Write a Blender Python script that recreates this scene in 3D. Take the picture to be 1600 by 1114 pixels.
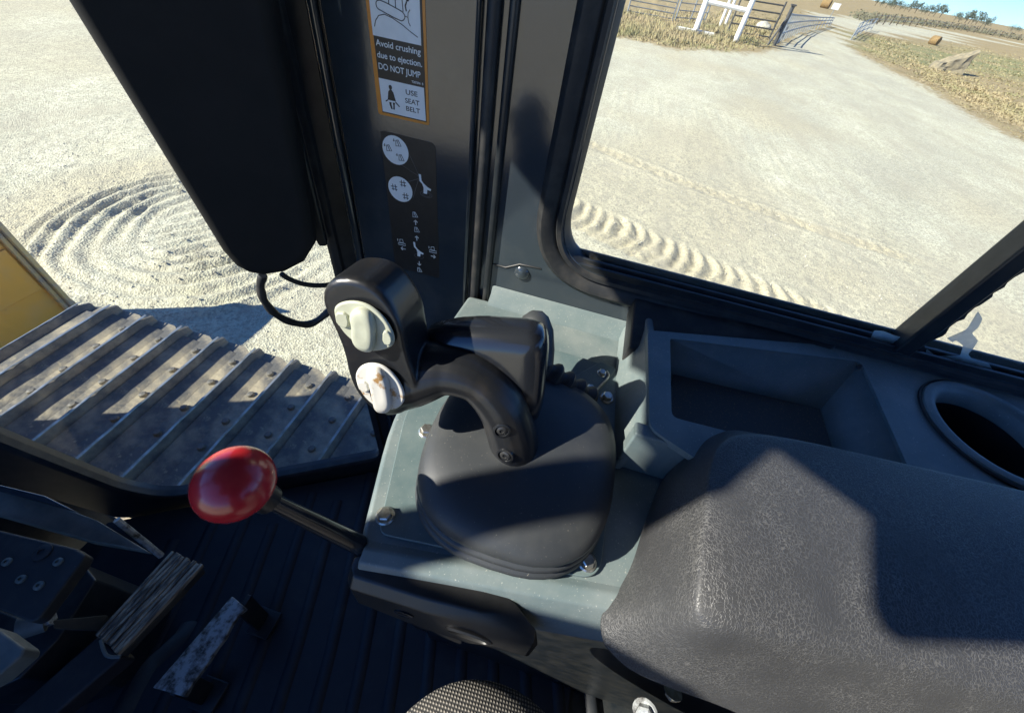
import bpy, bmesh, math, random
import numpy as np
from mathutils import Vector, Matrix, noise as mnoise
R = math.radians
random.seed(7); rng = np.random.default_rng(7)
for o in list(bpy.data.objects): bpy.data.objects.remove(o)
SC = bpy.context.scene
COL = SC.collection

# ------------------------------------------------------------------ camera
EYE = 2.6                                     # lens height above the yard
FPX, CX, CY = 607.0, 800.0, 557.0             # focal length in photo pixels
ROLL, PITCH, HEAD = R(10.8), R(47.1), R(83.0)
_h = Vector((math.sin(HEAD), math.cos(HEAD), 0)); _r0 = Vector((math.cos(HEAD), -math.sin(HEAD), 0)); _z = Vector((0, 0, 1))
FWD = _h*math.cos(PITCH) - _z*math.sin(PITCH); _u0 = _h*math.sin(PITCH) + _z*math.cos(PITCH)
RGT = _r0*math.cos(ROLL) + _u0*math.sin(ROLL); UPV = _u0*math.cos(ROLL) - _r0*math.sin(ROLL)
cd = bpy.data.cameras.new('camera'); cam = bpy.data.objects.new('camera', cd); COL.objects.link(cam)
cd.sensor_width = 36; cd.lens = 36*FPX/1600; cd.clip_start = .01; cd.clip_end = 6000
m = Matrix((RGT, UPV, -FWD)).transposed().to_4x4(); m.translation = (0, 0, EYE); cam.matrix_world = m
SC.camera = cam
# ------------------------------------------------------------------ sky and sun
SUN_AZ, SUN_EL = R(-28), R(36)
w = bpy.data.worlds.new('World'); SC.world = w; w.use_nodes = True
nt = w.node_tree; nt.nodes.clear()
sky = nt.nodes.new('ShaderNodeTexSky'); sky.sky_type = 'NISHITA'; sky.sun_disc = False
sky.sun_elevation = SUN_EL; sky.sun_rotation = SUN_AZ % (2*math.pi); sky.air_density = 1.0; sky.dust_density = 0.; sky.ozone_density = 5.; sky.altitude = 2500
bg = nt.nodes.new('ShaderNodeBackground'); bg.inputs[1].default_value = .098
wo = nt.nodes.new('ShaderNodeOutputWorld'); tn = nt.nodes.new('ShaderNodeMix'); tn.data_type = 'RGBA'; tn.blend_type = 'MULTIPLY'; tn.inputs[0].default_value = 1; tn.inputs[7].default_value = (.52, .745, 1.04, 1); nt.links.new(sky.outputs[0], tn.inputs[6]); nt.links.new(tn.outputs[2], bg.inputs[0]); nt.links.new(bg.outputs[0], wo.inputs[0])
sl = bpy.data.lights.new('sun', 'SUN'); sl.energy = 5.0; sl.angle = R(.53); sl.color = (1, .945, .83)
so = bpy.data.objects.new('sun', sl); COL.objects.link(so)
SDIR = Vector((math.sin(SUN_AZ)*math.cos(SUN_EL), math.cos(SUN_AZ)*math.cos(SUN_EL), math.sin(SUN_EL)))
so.rotation_euler = SDIR.to_track_quat('Z', 'Y').to_euler(); so.location = (-3, 6, 9)
vs = SC.view_settings; vs.view_transform = 'Standard'; vs.look = 'None'; vs.gamma = 1; vs.use_curve_mapping = False; vs.exposure = 1.2

# ------------------------------------------------------------------ photo pixel -> place
def ray(p): return RGT*((p[0]-CX)/FPX) - UPV*((p[1]-CY)/FPX) + FWD
def zp(p, z): d = ray(p); return d*(z/d.z)                    # on a level z (measured from the eye)
def xp(p, x): d = ray(p); return d*(x/d.x)                    # on the plane x
def yp(p, y): d = ray(p); return d*(y/d.y)
def pp(p, P0, n): d = ray(p); return d*(Vector(P0).dot(n)/d.dot(n))
def gp(p, z=0): v = zp(p, z-EYE); return Vector((v.x, v.y, z))  # on the yard, world z

# ------------------------------------------------------------------ materials
def mat(name, col, rough=.5, metal=0., col2=None, nscale=20., lo=.4, hi=.65, bump=0., bscale=200., dust=None, dscale=900., dlo=.68, spec=.5, coat=0., detail=6., stretch=None):
    m = bpy.data.materials.new(name); m.use_nodes = True; t = m.node_tree; n = t.nodes; L = t.links
    b = n['Principled BSDF']; b.inputs['Roughness'].default_value = rough; b.inputs['Metallic'].default_value = metal
    b.inputs['Specular IOR Level'].default_value = spec; b.inputs['Coat Weight'].default_value = coat; b.inputs['Coat Roughness'].default_value = .12
    tc = n.new('ShaderNodeTexCoord'); co = tc.outputs['Object']
    if stretch:
        mp = n.new('ShaderNodeMapping'); mp.inputs['Scale'].default_value = stretch; L.new(co, mp.inputs[0]); co = mp.outputs[0]
    def noi(sc, d=6.):
        x = n.new('ShaderNodeTexNoise'); x.inputs['Scale'].default_value = sc; x.inputs['Detail'].default_value = d; x.inputs['Roughness'].default_value = .62; L.new(co, x.inputs['Vector']); return x.outputs['Fac']
    def ramp(v, a, c):
        x = n.new('ShaderNodeMapRange'); x.inputs[1].default_value = a; x.inputs[2].default_value = c; L.new(v, x.inputs[0]); return x.outputs[0]
    def mix(f, a, c):
        x = n.new('ShaderNodeMix'); x.data_type = 'RGBA'; L.new(f, x.inputs[0])
        for k, v in ((6, a), (7, c)):
            if isinstance(v, tuple): x.inputs[k].default_value = (*v[:3], 1)
            else: L.new(v, x.inputs[k])
        return x.outputs[2]
    cur = col
    if col2: cur = mix(ramp(noi(nscale, detail), lo, hi), col, col2)
    if dust: cur = mix(ramp(noi(dscale, 3.), dlo, dlo+.1), cur, dust)
    if isinstance(cur, tuple): b.inputs['Base Color'].default_value = (*cur, 1)
    else: L.new(cur, b.inputs['Base Color'])
    if bump:
        x = n.new('ShaderNodeBump'); x.inputs['Strength'].default_value = bump; x.inputs['Distance'].default_value = .4/bscale
        L.new(noi(bscale, 4.), x.inputs['Height']); L.new(x.outputs[0], b.inputs['Normal'])
    return m
def N(m): return m.node_tree.nodes, m.node_tree.links, m.node_tree.nodes['Principled BSDF']

M = {}
M['console'] = mat('console plastic', (.112, .150, .154), .46, col2=(.17, .20, .196), nscale=14, bump=.25, bscale=1500, dust=(.42, .42, .37), dscale=420, dlo=.645)
M['plate'] = mat('painted plate', (.088, .128, .132), .34, col2=(.125, .162, .16), nscale=25, dust=(.45, .45, .4), dscale=520, dlo=.655, bump=.08, bscale=600)
M['paint'] = mat('charcoal cab paint', (.03, .04, .05), .15, col2=(.06, .068, .07), nscale=9, lo=.5, hi=.8, dust=(.2, .2, .18), dscale=500, dlo=.74, bump=.05, bscale=120, coat=.9)
M['frame'] = mat('black frame paint', (.012, .016, .02), .35, col2=(.03, .032, .032), nscale=30, dust=(.18, .17, .14), dscale=500, dlo=.74)
M['rubber'] = mat('black rubber', (.016, .018, .02), .55, col2=(.055, .052, .046), nscale=30, lo=.45, hi=.8, bump=.15, bscale=500, dust=(.25, .23, .18), dscale=600, dlo=.72)
M['boot'] = mat('rubber boot', (.032, .036, .04), .52, col2=(.06, .062, .06), nscale=12, lo=.45, hi=.8, bump=.12, bscale=900, dust=(.22, .21, .17), dscale=420, dlo=.67)
M['grip'] = mat('black grip plastic', (.011, .012, .014), .33, col2=(.028, .024, .02), nscale=22, lo=.55, hi=.8, bump=.1, bscale=1400, dust=(.14, .11, .08), dscale=900, dlo=.76)
M['gloss'] = mat('polished black plastic', (.014, .016, .02), .2, col2=(.03, .03, .03), nscale=30, lo=.55, hi=.8, coat=.5)
M['housing'] = mat('matt black housing', (.009, .010, .010), .8, spec=.25, col2=(.014, .014, .014), nscale=10, bump=.12, bscale=900, dust=(.09, .09, .085), dscale=320, dlo=.74)
M['switch'] = mat('ivory switch', (.44, .46, .36), .38, col2=(.36, .37, .28), nscale=30)
M['switch2'] = mat('worn white switch', (.54, .53, .48), .42, col2=(.30, .17, .06), nscale=75, lo=.56, hi=.64)
M['bolt'] = mat('zinc bolt', (.62, .62, .58), .28, metal=.9, col2=(.45, .42, .35), nscale=150)
M['screw'] = mat('dark screw', (.06, .06, .06), .35, metal=.6)
M['red'] = mat('red knob', (.42, .012, .02), .26, col2=(.5, .025, .03), nscale=25, bump=.03, bscale=120, coat=.35, dust=(.55, .15, .13), dscale=500, dlo=.76)
M['trayfloor'] = mat('tray mat', (.06, .068, .075), .7, dust=(.22, .19, .11), dscale=420, dlo=.60, bump=.2, bscale=600)
M['guard'] = mat('guard plastic', (.012, .013, .014), .36, col2=(.022, .021, .02), nscale=30, bump=.35, bscale=1300, dust=(.2, .19, .17), dscale=700, dlo=.76)
M['mat_floor'] = mat('rubber floor mat', (.012, .016, .022), .6, col2=(.035, .038, .04), nscale=12, lo=.5, hi=.85, dust=(.14, .13, .11), dscale=260, dlo=.72, bump=.15, bscale=300)
M['dashgrey'] = mat('dusty dash plate', (.10, .115, .105), .55, col2=(.17, .17, .15), nscale=25, dust=(.2, .19, .16), dscale=300, dlo=.70)
M['dashblack'] = mat('dash black', (.02, .02, .022), .6, col2=(.05, .045, .04), nscale=25, lo=.5, hi=.8, dust=(.16, .14, .12), dscale=260, dlo=.70)
M['wood'] = mat('weathered pedal tread', (.42, .34, .24), .85, col2=(.09, .075, .06), nscale=90, lo=.42, hi=.58, stretch=(.12, 1, 1), bump=.7, bscale=120)
M['pedalsteel'] = mat('worn pedal steel', (.34, .36, .36), .5, metal=.35, col2=(.06, .055, .05), nscale=55, lo=.45, hi=.62, bump=.3, bscale=150)
M['steel'] = mat('track steel', (.13, .125, .115), .5, metal=.2, col2=(.42, .36, .25), nscale=7, lo=.44, hi=.66, bump=.35, bscale=60, dust=(.34, .29, .2), dscale=40, dlo=.60)
M['steelbright'] = mat('worn bright steel', (.5, .5, .47), .32, metal=.7, col2=(.3, .27, .2), nscale=20)
M['yellow'] = mat('dozer yellow paint', (.82, .43, .06), .4, col2=(.72, .42, .11), nscale=5, lo=.45, hi=.75, dust=(.16, .10, .05), dscale=30, dlo=.70, bump=.05, bscale=40)
M['yellowedge'] = mat('sunlit scuffed yellow edge', (.66, .50, .2), .4, col2=(.42, .36, .27), nscale=18)  # paler yellow puts the light on the blade's edge into the colour
M['darksteel'] = mat('dark machine steel', (.03, .03, .028), .6, col2=(.08, .07, .05), nscale=12)
M['orange'] = mat('orange decal', (.72, .27, .03), .35, col2=(.66, .24, .03), nscale=80)
M['white'] = mat('white decal', (.84, .88, .88), .35, col2=(.78, .83, .83), nscale=60)
M['ink'] = mat('black ink', (.012, .012, .013), .35)
M['decal'] = mat('black decal film', (.014, .015, .016), .4, col2=(.022, .022, .022), nscale=80)
M['greyink'] = mat('grey ink', (.12, .12, .12), .4)
M['whitepost'] = mat('white painted post', (.8, .8, .78), .5, col2=(.7, .68, .62), nscale=6)
M['galv'] = mat('galvanised tube', (.30, .33, .36), .5, metal=.3, col2=(.2, .22, .23), nscale=6)
M['darkpost'] = mat('dark steel post', (.05, .055, .06), .6, col2=(.09, .08, .07), nscale=6)
M['hay'] = mat('hay bale', (.30, .20, .085), .95, col2=(.17, .11, .05), nscale=9, bump=1., bscale=16)
M['stone'] = mat('pale stone', (.52, .49, .40), .9, col2=(.30, .275, .22), nscale=5)
M['stonetan'] = mat('tan boulder stone', (.30, .25, .16), .95, col2=(.17, .15, .11), nscale=3, bump=.6, bscale=8)
M['bark'] = mat('bark', (.08, .06, .045), .9)
M['leaf'] = mat('leaves', (.05, .07, .05), .8, col2=(.09, .11, .08), nscale=.6)
M['scrub'] = mat('grey scrub', (.17, .15, .10), .9, col2=(.11, .115, .07), nscale=.5)
M['drygrass'] = mat('dry grass blades', (.40, .32, .18), .9, col2=(.25, .24, .11), nscale=.35)
M['film'] = mat('peeling film', (.34, .40, .40), .55, col2=(.62, .64, .6), nscale=120, lo=.5, hi=.66)
def _film():
    m = M['film']; n, L, b = N(m); o = n['Material Output']; tl_ = n.new('ShaderNodeBsdfTranslucent'); tl_.inputs[0].default_value = (.75, .8, .8, 1); tr = n.new('ShaderNodeBsdfTransparent')
    a = n.new('ShaderNodeMixShader'); a.inputs[0].default_value = .45; L.new(tl_.outputs[0], a.inputs[1]); L.new(tr.outputs[0], a.inputs[2]); c = n.new('ShaderNodeMixShader'); c.inputs[0].default_value = .3; L.new(a.outputs[0], c.inputs[1]); L.new(b.outputs[0], c.inputs[2]); L.new(c.outputs[0], o.inputs[0])
_film()
M['liner'] = mat('roof liner', (.05, .055, .06), .8, col2=(.07, .07, .07), nscale=10)

# wrinkled armrest vinyl: raised worn ridges between small cells
def vinyl():
    m = mat('wrinkled vinyl', (.05, .05, .05), .45); n, L, b = N(m)
    tc = n.new('ShaderNodeTexCoord'); dn = n.new('ShaderNodeTexNoise'); dn.inputs['Scale'].default_value = 130; dn.inputs['Detail'].default_value = 2
    va = n.new('ShaderNodeVectorMath'); va.operation = 'MULTIPLY_ADD'; va.inputs[1].default_value = (.012,)*3
    L.new(tc.outputs['Object'], dn.inputs['Vector']); L.new(dn.outputs['Color'], va.inputs[0]); L.new(tc.outputs['Object'], va.inputs[2])
    vo = n.new('ShaderNodeTexVoronoi'); vo.feature = 'DISTANCE_TO_EDGE'; vo.inputs['Scale'].default_value = 330; vo.inputs['Randomness'].default_value = 1.; L.new(va.outputs[0], vo.inputs['Vector'])
    mr = n.new('ShaderNodeMapRange'); mr.inputs[1].default_value = .015; mr.inputs[2].default_value = .11; mr.inputs[3].default_value = 1; mr.inputs[4].default_value = 0
    L.new(vo.outputs['Distance'], mr.inputs[0])
    wn = n.new('ShaderNodeTexNoise'); wn.inputs['Scale'].default_value = 14; wn.inputs['Detail'].default_value = 5; L.new(tc.outputs['Object'], wn.inputs['Vector'])
    wr = n.new('ShaderNodeMapRange'); wr.inputs[1].default_value = .35; wr.inputs[2].default_value = .7; wr.inputs[3].default_value = .05; wr.inputs[4].default_value = 1; L.new(wn.outputs['Fac'], wr.inputs[0])
    mu = n.new('ShaderNodeMath'); mu.operation = 'MULTIPLY'; L.new(mr.outputs[0], mu.inputs[0]); L.new(wr.outputs[0], mu.inputs[1])
    mx = n.new('ShaderNodeMix'); mx.data_type = 'RGBA'; mx.inputs[6].default_value = (.040, .041, .043, 1); mx.inputs[7].default_value = (.125, .124, .12, 1)
    L.new(mu.outputs[0], mx.inputs[0]); L.new(mx.outputs[2], b.inputs['Base Color'])
    bp = n.new('ShaderNodeBump'); bp.inputs['Strength'].default_value = .42; bp.inputs['Distance'].default_value = .0009
    L.new(mr.outputs[0], bp.inputs['Height']); L.new(bp.outputs[0], b.inputs['Normal'])
    b.inputs['Specular IOR Level'].default_value = .48
    return m
M['vinyl'] = vinyl()
def fabric():
    m = mat('woven fabric', (.03, .03, .03), .95); n, L, b = N(m)
    tc = n.new('ShaderNodeTexCoord'); outs = []
    for ax in 'XY':
        wv = n.new('ShaderNodeTexWave'); wv.bands_direction = ax; wv.inputs['Scale'].default_value = 95; wv.inputs['Distortion'].default_value = .6; L.new(tc.outputs['Object'], wv.inputs['Vector']); outs.append(wv.outputs['Fac'])
    mu = n.new('ShaderNodeMath'); mu.operation = 'MULTIPLY'; L.new(outs[0], mu.inputs[0]); L.new(outs[1], mu.inputs[1])
    mx = n.new('ShaderNodeMix'); mx.data_type = 'RGBA'; mx.inputs[6].default_value = (.03, .03, .03, 1); mx.inputs[7].default_value = (.36, .33, .28, 1); L.new(mu.outputs[0], mx.inputs[0]); L.new(mx.outputs[2], b.inputs['Base Color'])
    bp = n.new('ShaderNodeBump'); bp.inputs['Strength'].default_value = .8; bp.inputs['Distance'].default_value = .001; L.new(mu.outputs[0], bp.inputs['Height']); L.new(bp.outputs[0], b.inputs['Normal'])
    return m
M['fabric'] = fabric()
def glass():
    m = bpy.data.materials.new('dusty cab glass'); m.use_nodes = True; n = m.node_tree.nodes; L = m.node_tree.links; n.clear()
    o = n.new('ShaderNodeOutputMaterial'); tr = n.new('ShaderNodeBsdfTransparent'); tr.inputs[0].default_value = (.955, .975, .965, 1)
    gl = n.new('ShaderNodeBsdfGlossy'); gl.inputs['Roughness'].default_value = .02; df = n.new('ShaderNodeBsdfDiffuse'); df.inputs[0].default_value = (.62, .6, .52, 1)
    lw = n.new('ShaderNodeLayerWeight'); lw.inputs[0].default_value = .5; pw = n.new('ShaderNodeMath'); pw.operation = 'POWER'; pw.inputs[1].default_value = 4.; L.new(lw.outputs['Facing'], pw.inputs[0]); fr = n.new('ShaderNodeMapRange'); fr.inputs[3].default_value = .025; fr.inputs[4].default_value = .6; L.new(pw.outputs[0], fr.inputs[0])
    a = n.new('ShaderNodeMixShader'); L.new(fr.outputs[0], a.inputs[0]); L.new(tr.outputs[0], a.inputs[1]); L.new(gl.outputs[0], a.inputs[2])
    tc = n.new('ShaderNodeTexCoord'); no = n.new('ShaderNodeTexNoise'); no.inputs['Scale'].default_value = 9; no.inputs['Detail'].default_value = 8; L.new(tc.outputs['Object'], no.inputs['Vector'])
    mr = n.new('ShaderNodeMapRange'); mr.inputs[1].default_value = .35; mr.inputs[2].default_value = .8; mr.inputs[3].default_value = .015; mr.inputs[4].default_value = .085; L.new(no.outputs['Fac'], mr.inputs[0])
    b = n.new('ShaderNodeMixShader'); L.new(mr.outputs[0], b.inputs[0]); L.new(a.outputs[0], b.inputs[1]); L.new(df.outputs[0], b.inputs[2]); L.new(b.outputs[0], o.inputs[0])
    return m
M['glass'] = glass()

# ------------------------------------------------------------------ mesh helpers
OFF = 0.0                                     # added to z: EYE while building the cab (heights measured from the eye)
ROOT = {}
def V(*a): return Vector(a)
class MB:
    def __init__(s): s.v = []; s.f = []
    def add(s, vs, fs):
        k = len(s.v); s.v += [Vector(a) for a in vs]; s.f += [tuple(i+k for i in f) for f in fs]; return s
    def box(s, a, b, M4=None):
        x0, y0, z0 = a; x1, y1, z1 = b
        vs = [V(x, y, z) for x in (x0, x1) for y in (y0, y1) for z in (z0, z1)]
        if M4: vs = [M4 @ q for q in vs]
        return s.add(vs, [(0, 1, 3, 2), (4, 6, 7, 5), (0, 4, 5, 1), (2, 3, 7, 6), (0, 2, 6, 4), (1, 5, 7, 3)])
    def prism(s, pts, ext, taper=None):
        n = len(pts); ext = Vector(ext); c = sum((Vector(q) for q in pts), Vector())/n
        top = [(Vector(q)-c)*(taper or 1)+c+ext for q in pts]
        return s.add(list(pts)+top, [tuple(range(n))[::-1], tuple(range(n, 2*n))]+[(i, (i+1) % n, n+(i+1) % n, n+i) for i in range(n)])
    def rings(s, rr, cap0=True, cap1=True):
        k = len(rr[0]); vs = [q for r in rr for q in r]; fs = []
        for i in range(len(rr)-1):
            for j in range(k): a = i*k+j; b = i*k+(j+1) % k; fs.append((a, b, b+k, a+k))
        if cap0: fs.append(tuple(range(k))[::-1])
        if cap1: fs.append(tuple(range((len(rr)-1)*k, len(rr)*k)))
        return s.add(vs, fs)
    def tube(s, path, rad, seg=12, flat=1.0, side=None):
        path = [Vector(q) for q in path]; rr = []; up = None
        for i, q in enumerate(path):
            t = (path[min(i+1, len(path)-1)]-path[max(i-1, 0)]).normalized()
            if side is not None: a = (Vector(side)-t*t.dot(Vector(side))).normalized()
            else:
                if up is None: up = t.orthogonal()
                a = (up-t*t.dot(up)).normalized(); up = a
            b = t.cross(a); r = rad[i] if isinstance(rad, (list, tuple)) else rad
            rr.append([q+(a*math.cos(2*math.pi*j/seg)*flat+b*math.sin(2*math.pi*j/seg))*r for j in range(seg)])
        return s.rings(rr)
    def lathe(s, c, prof, axis=(0, 0, 1), seg=20, loop=False):
        ax = Vector(axis).normalized(); a = ax.orthogonal().normalized(); b = ax.cross(a); c = Vector(c)
        if loop: prof = list(prof)+[prof[0]]
        return s.rings([[c+ax*h+(a*math.cos(2*math.pi*j/seg)+b*math.sin(2*math.pi*j/seg))*r for j in range(seg)] for r, h in prof], not loop, not loop)
    def holes(s, outer, inners, ext):
        """flat sheet with holes, given thickness ext"""
        bm = bmesh.new(); ext = Vector(ext); loops = []
        for lp in [outer]+inners:
            vs = [bm.verts.new(q) for q in lp]; loops.append(vs)
            for i in range(len(vs)): bm.edges.new((vs[i], vs[(i+1) % len(vs)]))
        bmesh.ops.triangle_fill(bm, edges=bm.edges[:], use_beauty=True)
        bm.verts.index_update(); vs = [q.co.copy() for q in bm.verts]; fs = [tuple(q.index for q in f.verts) for f in bm.faces]
        li = [[q.index for q in lp] for lp in loops]; bm.free(); n = len(vs)
        F = list(fs)+[tuple(i+n for i in f[::-1]) for f in fs]
        for lp in li:
            for i in range(len(lp)): a, b = lp[i], lp[(i+1) % len(lp)]; F.append((a, b, b+n, a+n))
        return s.add(vs+[q+ext for q in vs], F)
    def build(s, name, m, parent=None, loc=None, bevel=0, bseg=2, sub=0, smooth=True, ang=40, remesh=0, smit=0, kind=None, recalc=True, off=None):
        o_ = OFF if off is None else off
        org = Vector(ROOT.get(parent.name, (0, 0, 0))) if parent else Vector(loc if loc is not None else (0, 0, 0))
        me = bpy.data.meshes.new(name)
        me.from_pydata([(q.x-org.x, q.y-org.y, q.z+o_-org.z) for q in s.v], [], s.f); me.update()
        if recalc:
            bm = bmesh.new(); bm.from_mesh(me); bmesh.ops.recalc_face_normals(bm, faces=bm.faces[:]); bm.to_mesh(me); bm.free()
        me.materials.append(M[m] if isinstance(m, str) else m)
        if smooth:
            me.polygons.foreach_set('use_smooth', [True]*len(me.polygons))
            if not sub and not remesh and not bevel: me.set_sharp_from_angle(angle=R(ang))
        o = bpy.data.objects.new(name, me); COL.objects.link(o)
        if parent: o.parent = parent; ROOT[o.name] = org
        else: o.location = org; ROOT[o.name] = org
        if bevel:
            md = o.modifiers.new('bevel', 'BEVEL'); md.width = bevel; md.segments = bseg; md.limit_method = 'ANGLE'; md.angle_limit = R(35); md.harden_normals = True
        if remesh:
            md = o.modifiers.new('remesh', 'REMESH'); md.mode = 'VOXEL'; md.voxel_size = remesh; md.use_smooth_shade = True
        if smit:
            md = o.modifiers.new('smooth', 'SMOOTH'); md.factor = .5; md.iterations = smit
        if sub:
            md = o.modifiers.new('subdivision', 'SUBSURF'); md.levels = sub; md.render_levels = sub
        if kind: o['kind'] = kind
        return o
def thing(name, loc, label, cat, group=None):
    o = bpy.data.objects.new(name, None); COL.objects.link(o); o.location = loc; o.empty_display_size = .1
    o['label'] = label; o['category'] = cat
    if group: o['group'] = group
    ROOT[o.name] = Vector(loc); return o
def tag(o, label, cat, group=None):
    o['label'] = label; o['category'] = cat
    if group: o['group'] = group
    return o
def structure(o): o['kind'] = 'structure'; return o
def rrect(cx, cy, hx, hy, r, seg=6):
    out = []
    for qx, qy, a0 in ((1, 1, 0), (-1, 1, 90), (-1, -1, 180), (1, -1, 270)):
        for k in range(seg+1):
            a = R(a0+90*k/seg); out.append((cx+qx*(hx-r)+r*math.cos(a), cy+qy*(hy-r)+r*math.sin(a)))
    return out
def smoothloop(pts, it=2):
    for _ in range(it):
        q = []
        for i in range(len(pts)):
            a, b = Vector(pts[i]), Vector(pts[(i+1) % len(pts)]); q += [a*.75+b*.25, a*.25+b*.75]
        pts = q
    return pts
def catmull(pts, n=8):
    pts = [Vector(q) for q in pts]; out = []
    for i in range(len(pts)-1):
        p0, p1, p2, p3 = pts[max(i-1, 0)], pts[i], pts[i+1], pts[min(i+2, len(pts)-1)]
        for k in range(n):
            t = k/n; out.append(.5*((2*p1)+(p2-p0)*t+(2*p0-5*p1+4*p2-p3)*t*t+(3*p1-p0-3*p2+p3)*t**3))
    return out+[pts[-1]]
def hexbolt(name, c, ax, r, parent, m='bolt'):
    ax = Vector(ax).normalized(); a = ax.orthogonal().normalized(); b = ax.cross(a); c = Vector(c); mb = MB()
    mb.lathe(c, [(r*1.35, 0), (r*1.35, r*.14), (r*1.15, r*.32)], ax, 18)
    hx = lambda rr, h: [c+ax*h+(a*math.cos(k*math.pi/3)+b*math.sin(k*math.pi/3))*rr for k in range(6)]
    mb.rings([hx(r, r*.3), hx(r, r*.95), hx(r*.82, r*1.1)])
    return mb.build(name, m, parent, ang=25)

# ================================================================== THE GROUND
def spaced(lo, a, b, hi, step, grow=1.13):
    mid = list(np.arange(a, b, step)); up = []; s = step; x = mid[-1]
    while x < hi: s *= grow; x += s; up.append(x)
    dn = []; s = step; x = mid[0]
    while x > lo: s *= grow; x -= s; dn.append(x)
    return np.array(dn[::-1]+mid+up)
xs = spaced(-2500, .9, 8.2, 2600, .033); ys = spaced(-2500, -5.0, 7.2, 2500, .033)
GX, GY = np.meshgrid(xs, ys, indexing='ij')
def vnoise(x, y, sc, seed=0):
    x = x*sc+seed*17.3; y = y*sc-seed*9.1; xi = np.floor(x).astype(np.int64); yi = np.floor(y).astype(np.int64); fx = x-xi; fy = y-yi
    fx = fx*fx*(3-2*fx); fy = fy*fy*(3-2*fy)
    def h(a, b):
        n = (a*374761393+b*668265263+seed*1442695) & 0x7fffffff; n = ((n ^ (n >> 13))*1274126177) & 0x7fffffff; return ((n ^ (n >> 16)) & 0xffff)/65535.
    return (h(xi, yi)*(1-fx)+h(xi+1, yi)*fx)*(1-fy)+(h(xi, yi+1)*(1-fx)+h(xi+1, yi+1)*fx)*fy
def fbm(x, y, sc, o=4, seed=0): return sum(vnoise(x, y, sc*2**k, seed+k)*.5**(k+1) for k in range(o))
def poly_sd(px, py, P):
    P = np.array(P); d = np.full(px.shape, 1e18); inside = np.zeros(px.shape, bool)
    for i in range(len(P)):
        a = P[i]; b = P[(i+1) % len(P)]; e = b-a; wx = px-a[0]; wy = py-a[1]
        t = np.clip((wx*e[0]+wy*e[1])/(e@e+1e-12), 0, 1); d = np.minimum(d, (wx-e[0]*t)**2+(wy-e[1]*t)**2)
        c = (a[1] > py) != (b[1] > py); inside ^= c & (px < (b[0]-a[0])*(py-a[1])/(b[1]-a[1]+1e-30)+a[0])
    return np.where(inside, -1, 1)*np.sqrt(d)
def line_d(px, py, P):
    d = np.full(px.shape, 1e18)
    for a, b in zip(P[:-1], P[1:]):
        a = np.array(a); b = np.array(b); e = b-a; t = np.clip(((px-a[0])*e[0]+(py-a[1])*e[1])/(e@e+1e-12), 0, 1); d = np.minimum(d, (px-a[0]-e[0]*t)**2+(py-a[1]-e[1]*t)**2)
    return np.sqrt(d)
g2 = lambda p: tuple(gp(p)[:2])
yard = [g2(p) for p in [(1600, 226), (1520, 181), (1450, 141), (1400, 115), (1350, 91), (1323, 76), (1318, 68), (1328, 56), (1345, 46.5), (1338, 41.5), (1308, 42.5), (1276, 48), (1243, 59), (1215, 76), (1190, 82), (1130, 84), (1060, 79), (1010, 68), (955, 61)]]
yard += [(34, 14), (60, 60), (60, 160), (-200, 160), (-200, -120), (2, -60), (11, -20)]
sdy = poly_sd(GX, GY, yard) + (fbm(GX, GY, .5, 5, 3)-.5)*np.clip(np.hypot(GX, GY)/16, .2, 1.8)*np.clip((75-GX)/25, .25, 1)
farroad = [g2(p) for p in [(1338, 44), (1380, 43.5), (1440, 46.5), (1500, 55), (1560, 65), (1600, 72)]]
dfr = line_d(GX, GY, farroad)
grass = np.clip(sdy/1.6+.5, 0, 1)*np.clip((dfr-np.interp(GX, [70, 90, 112, 135], [3.5, 9., 6., 2.5]))/1.2, 0, 1)
green_poly = [g2(p) for p in [(1340, 66), (1400, 64), (1480, 72), (1600, 96), (1700, 120), (1700, 160), (1600, 132), (1480, 112), (1370, 88)]]
green = np.clip(.5-(poly_sd(GX, GY, green_poly)+(fbm(GX, GY, .22, 4, 8)-.5)*12)/4, 0, 1)*np.clip((fbm(GX, GY, .35, 4, 11)-.28)*4, 0, 1)
dist = np.hypot(GX, GY)
Hh = (fbm(GX, GY, .6, 4, 1)-.5)*.035 + (fbm(GX, GY, 9, 2, 5)-.5)*.022*(dist < 14)
Hh += grass*(fbm(GX, GY, 1.2, 4, 9)-.3)*.16 + np.clip((dist-60)/240, 0, 1)*(fbm(GX, GY, .01, 3, 21)-.5)*1.6
tan = np.zeros_like(GX)
# turning marks of the tracks: rings of pressed ridges
cx0, cy0 = 3.05, 3.95
rr = np.hypot(GX-cx0, GY-cy0); th = np.arctan2(GY-cy0, GX-cx0); wob = (fbm(GX, GY, 1.4, 4, 14)-.5)*.20
ringm = np.clip((1.62-rr)/.12, 0, 1)*np.clip((rr-.45)/.25, 0, 1)*np.clip((np.cos(th-R(150))+.55)*2, 0, 1)
Hh += ringm*np.clip(fbm(GX, GY, 1.6, 3, 41)*2.2-.2, .15, 1)*(.55+.9*fbm(GX, GY, 7, 2, 51))*(.034*np.sin((rr+wob)*2*math.pi/.175)+.006)
inner = np.clip((.95-np.hypot(GX-3.05, GY-3.55))/.3, 0, 1)*np.clip(fbm(GX, GY, 1.9, 3, 43)*2.4-.3, .1, 1)
Hh += (.5+fbm(GX, GY, 7, 2, 53))*inner*.032*np.sin((GX*.55+GY*.83+wob*.8)*2*math.pi/.17)
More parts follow.
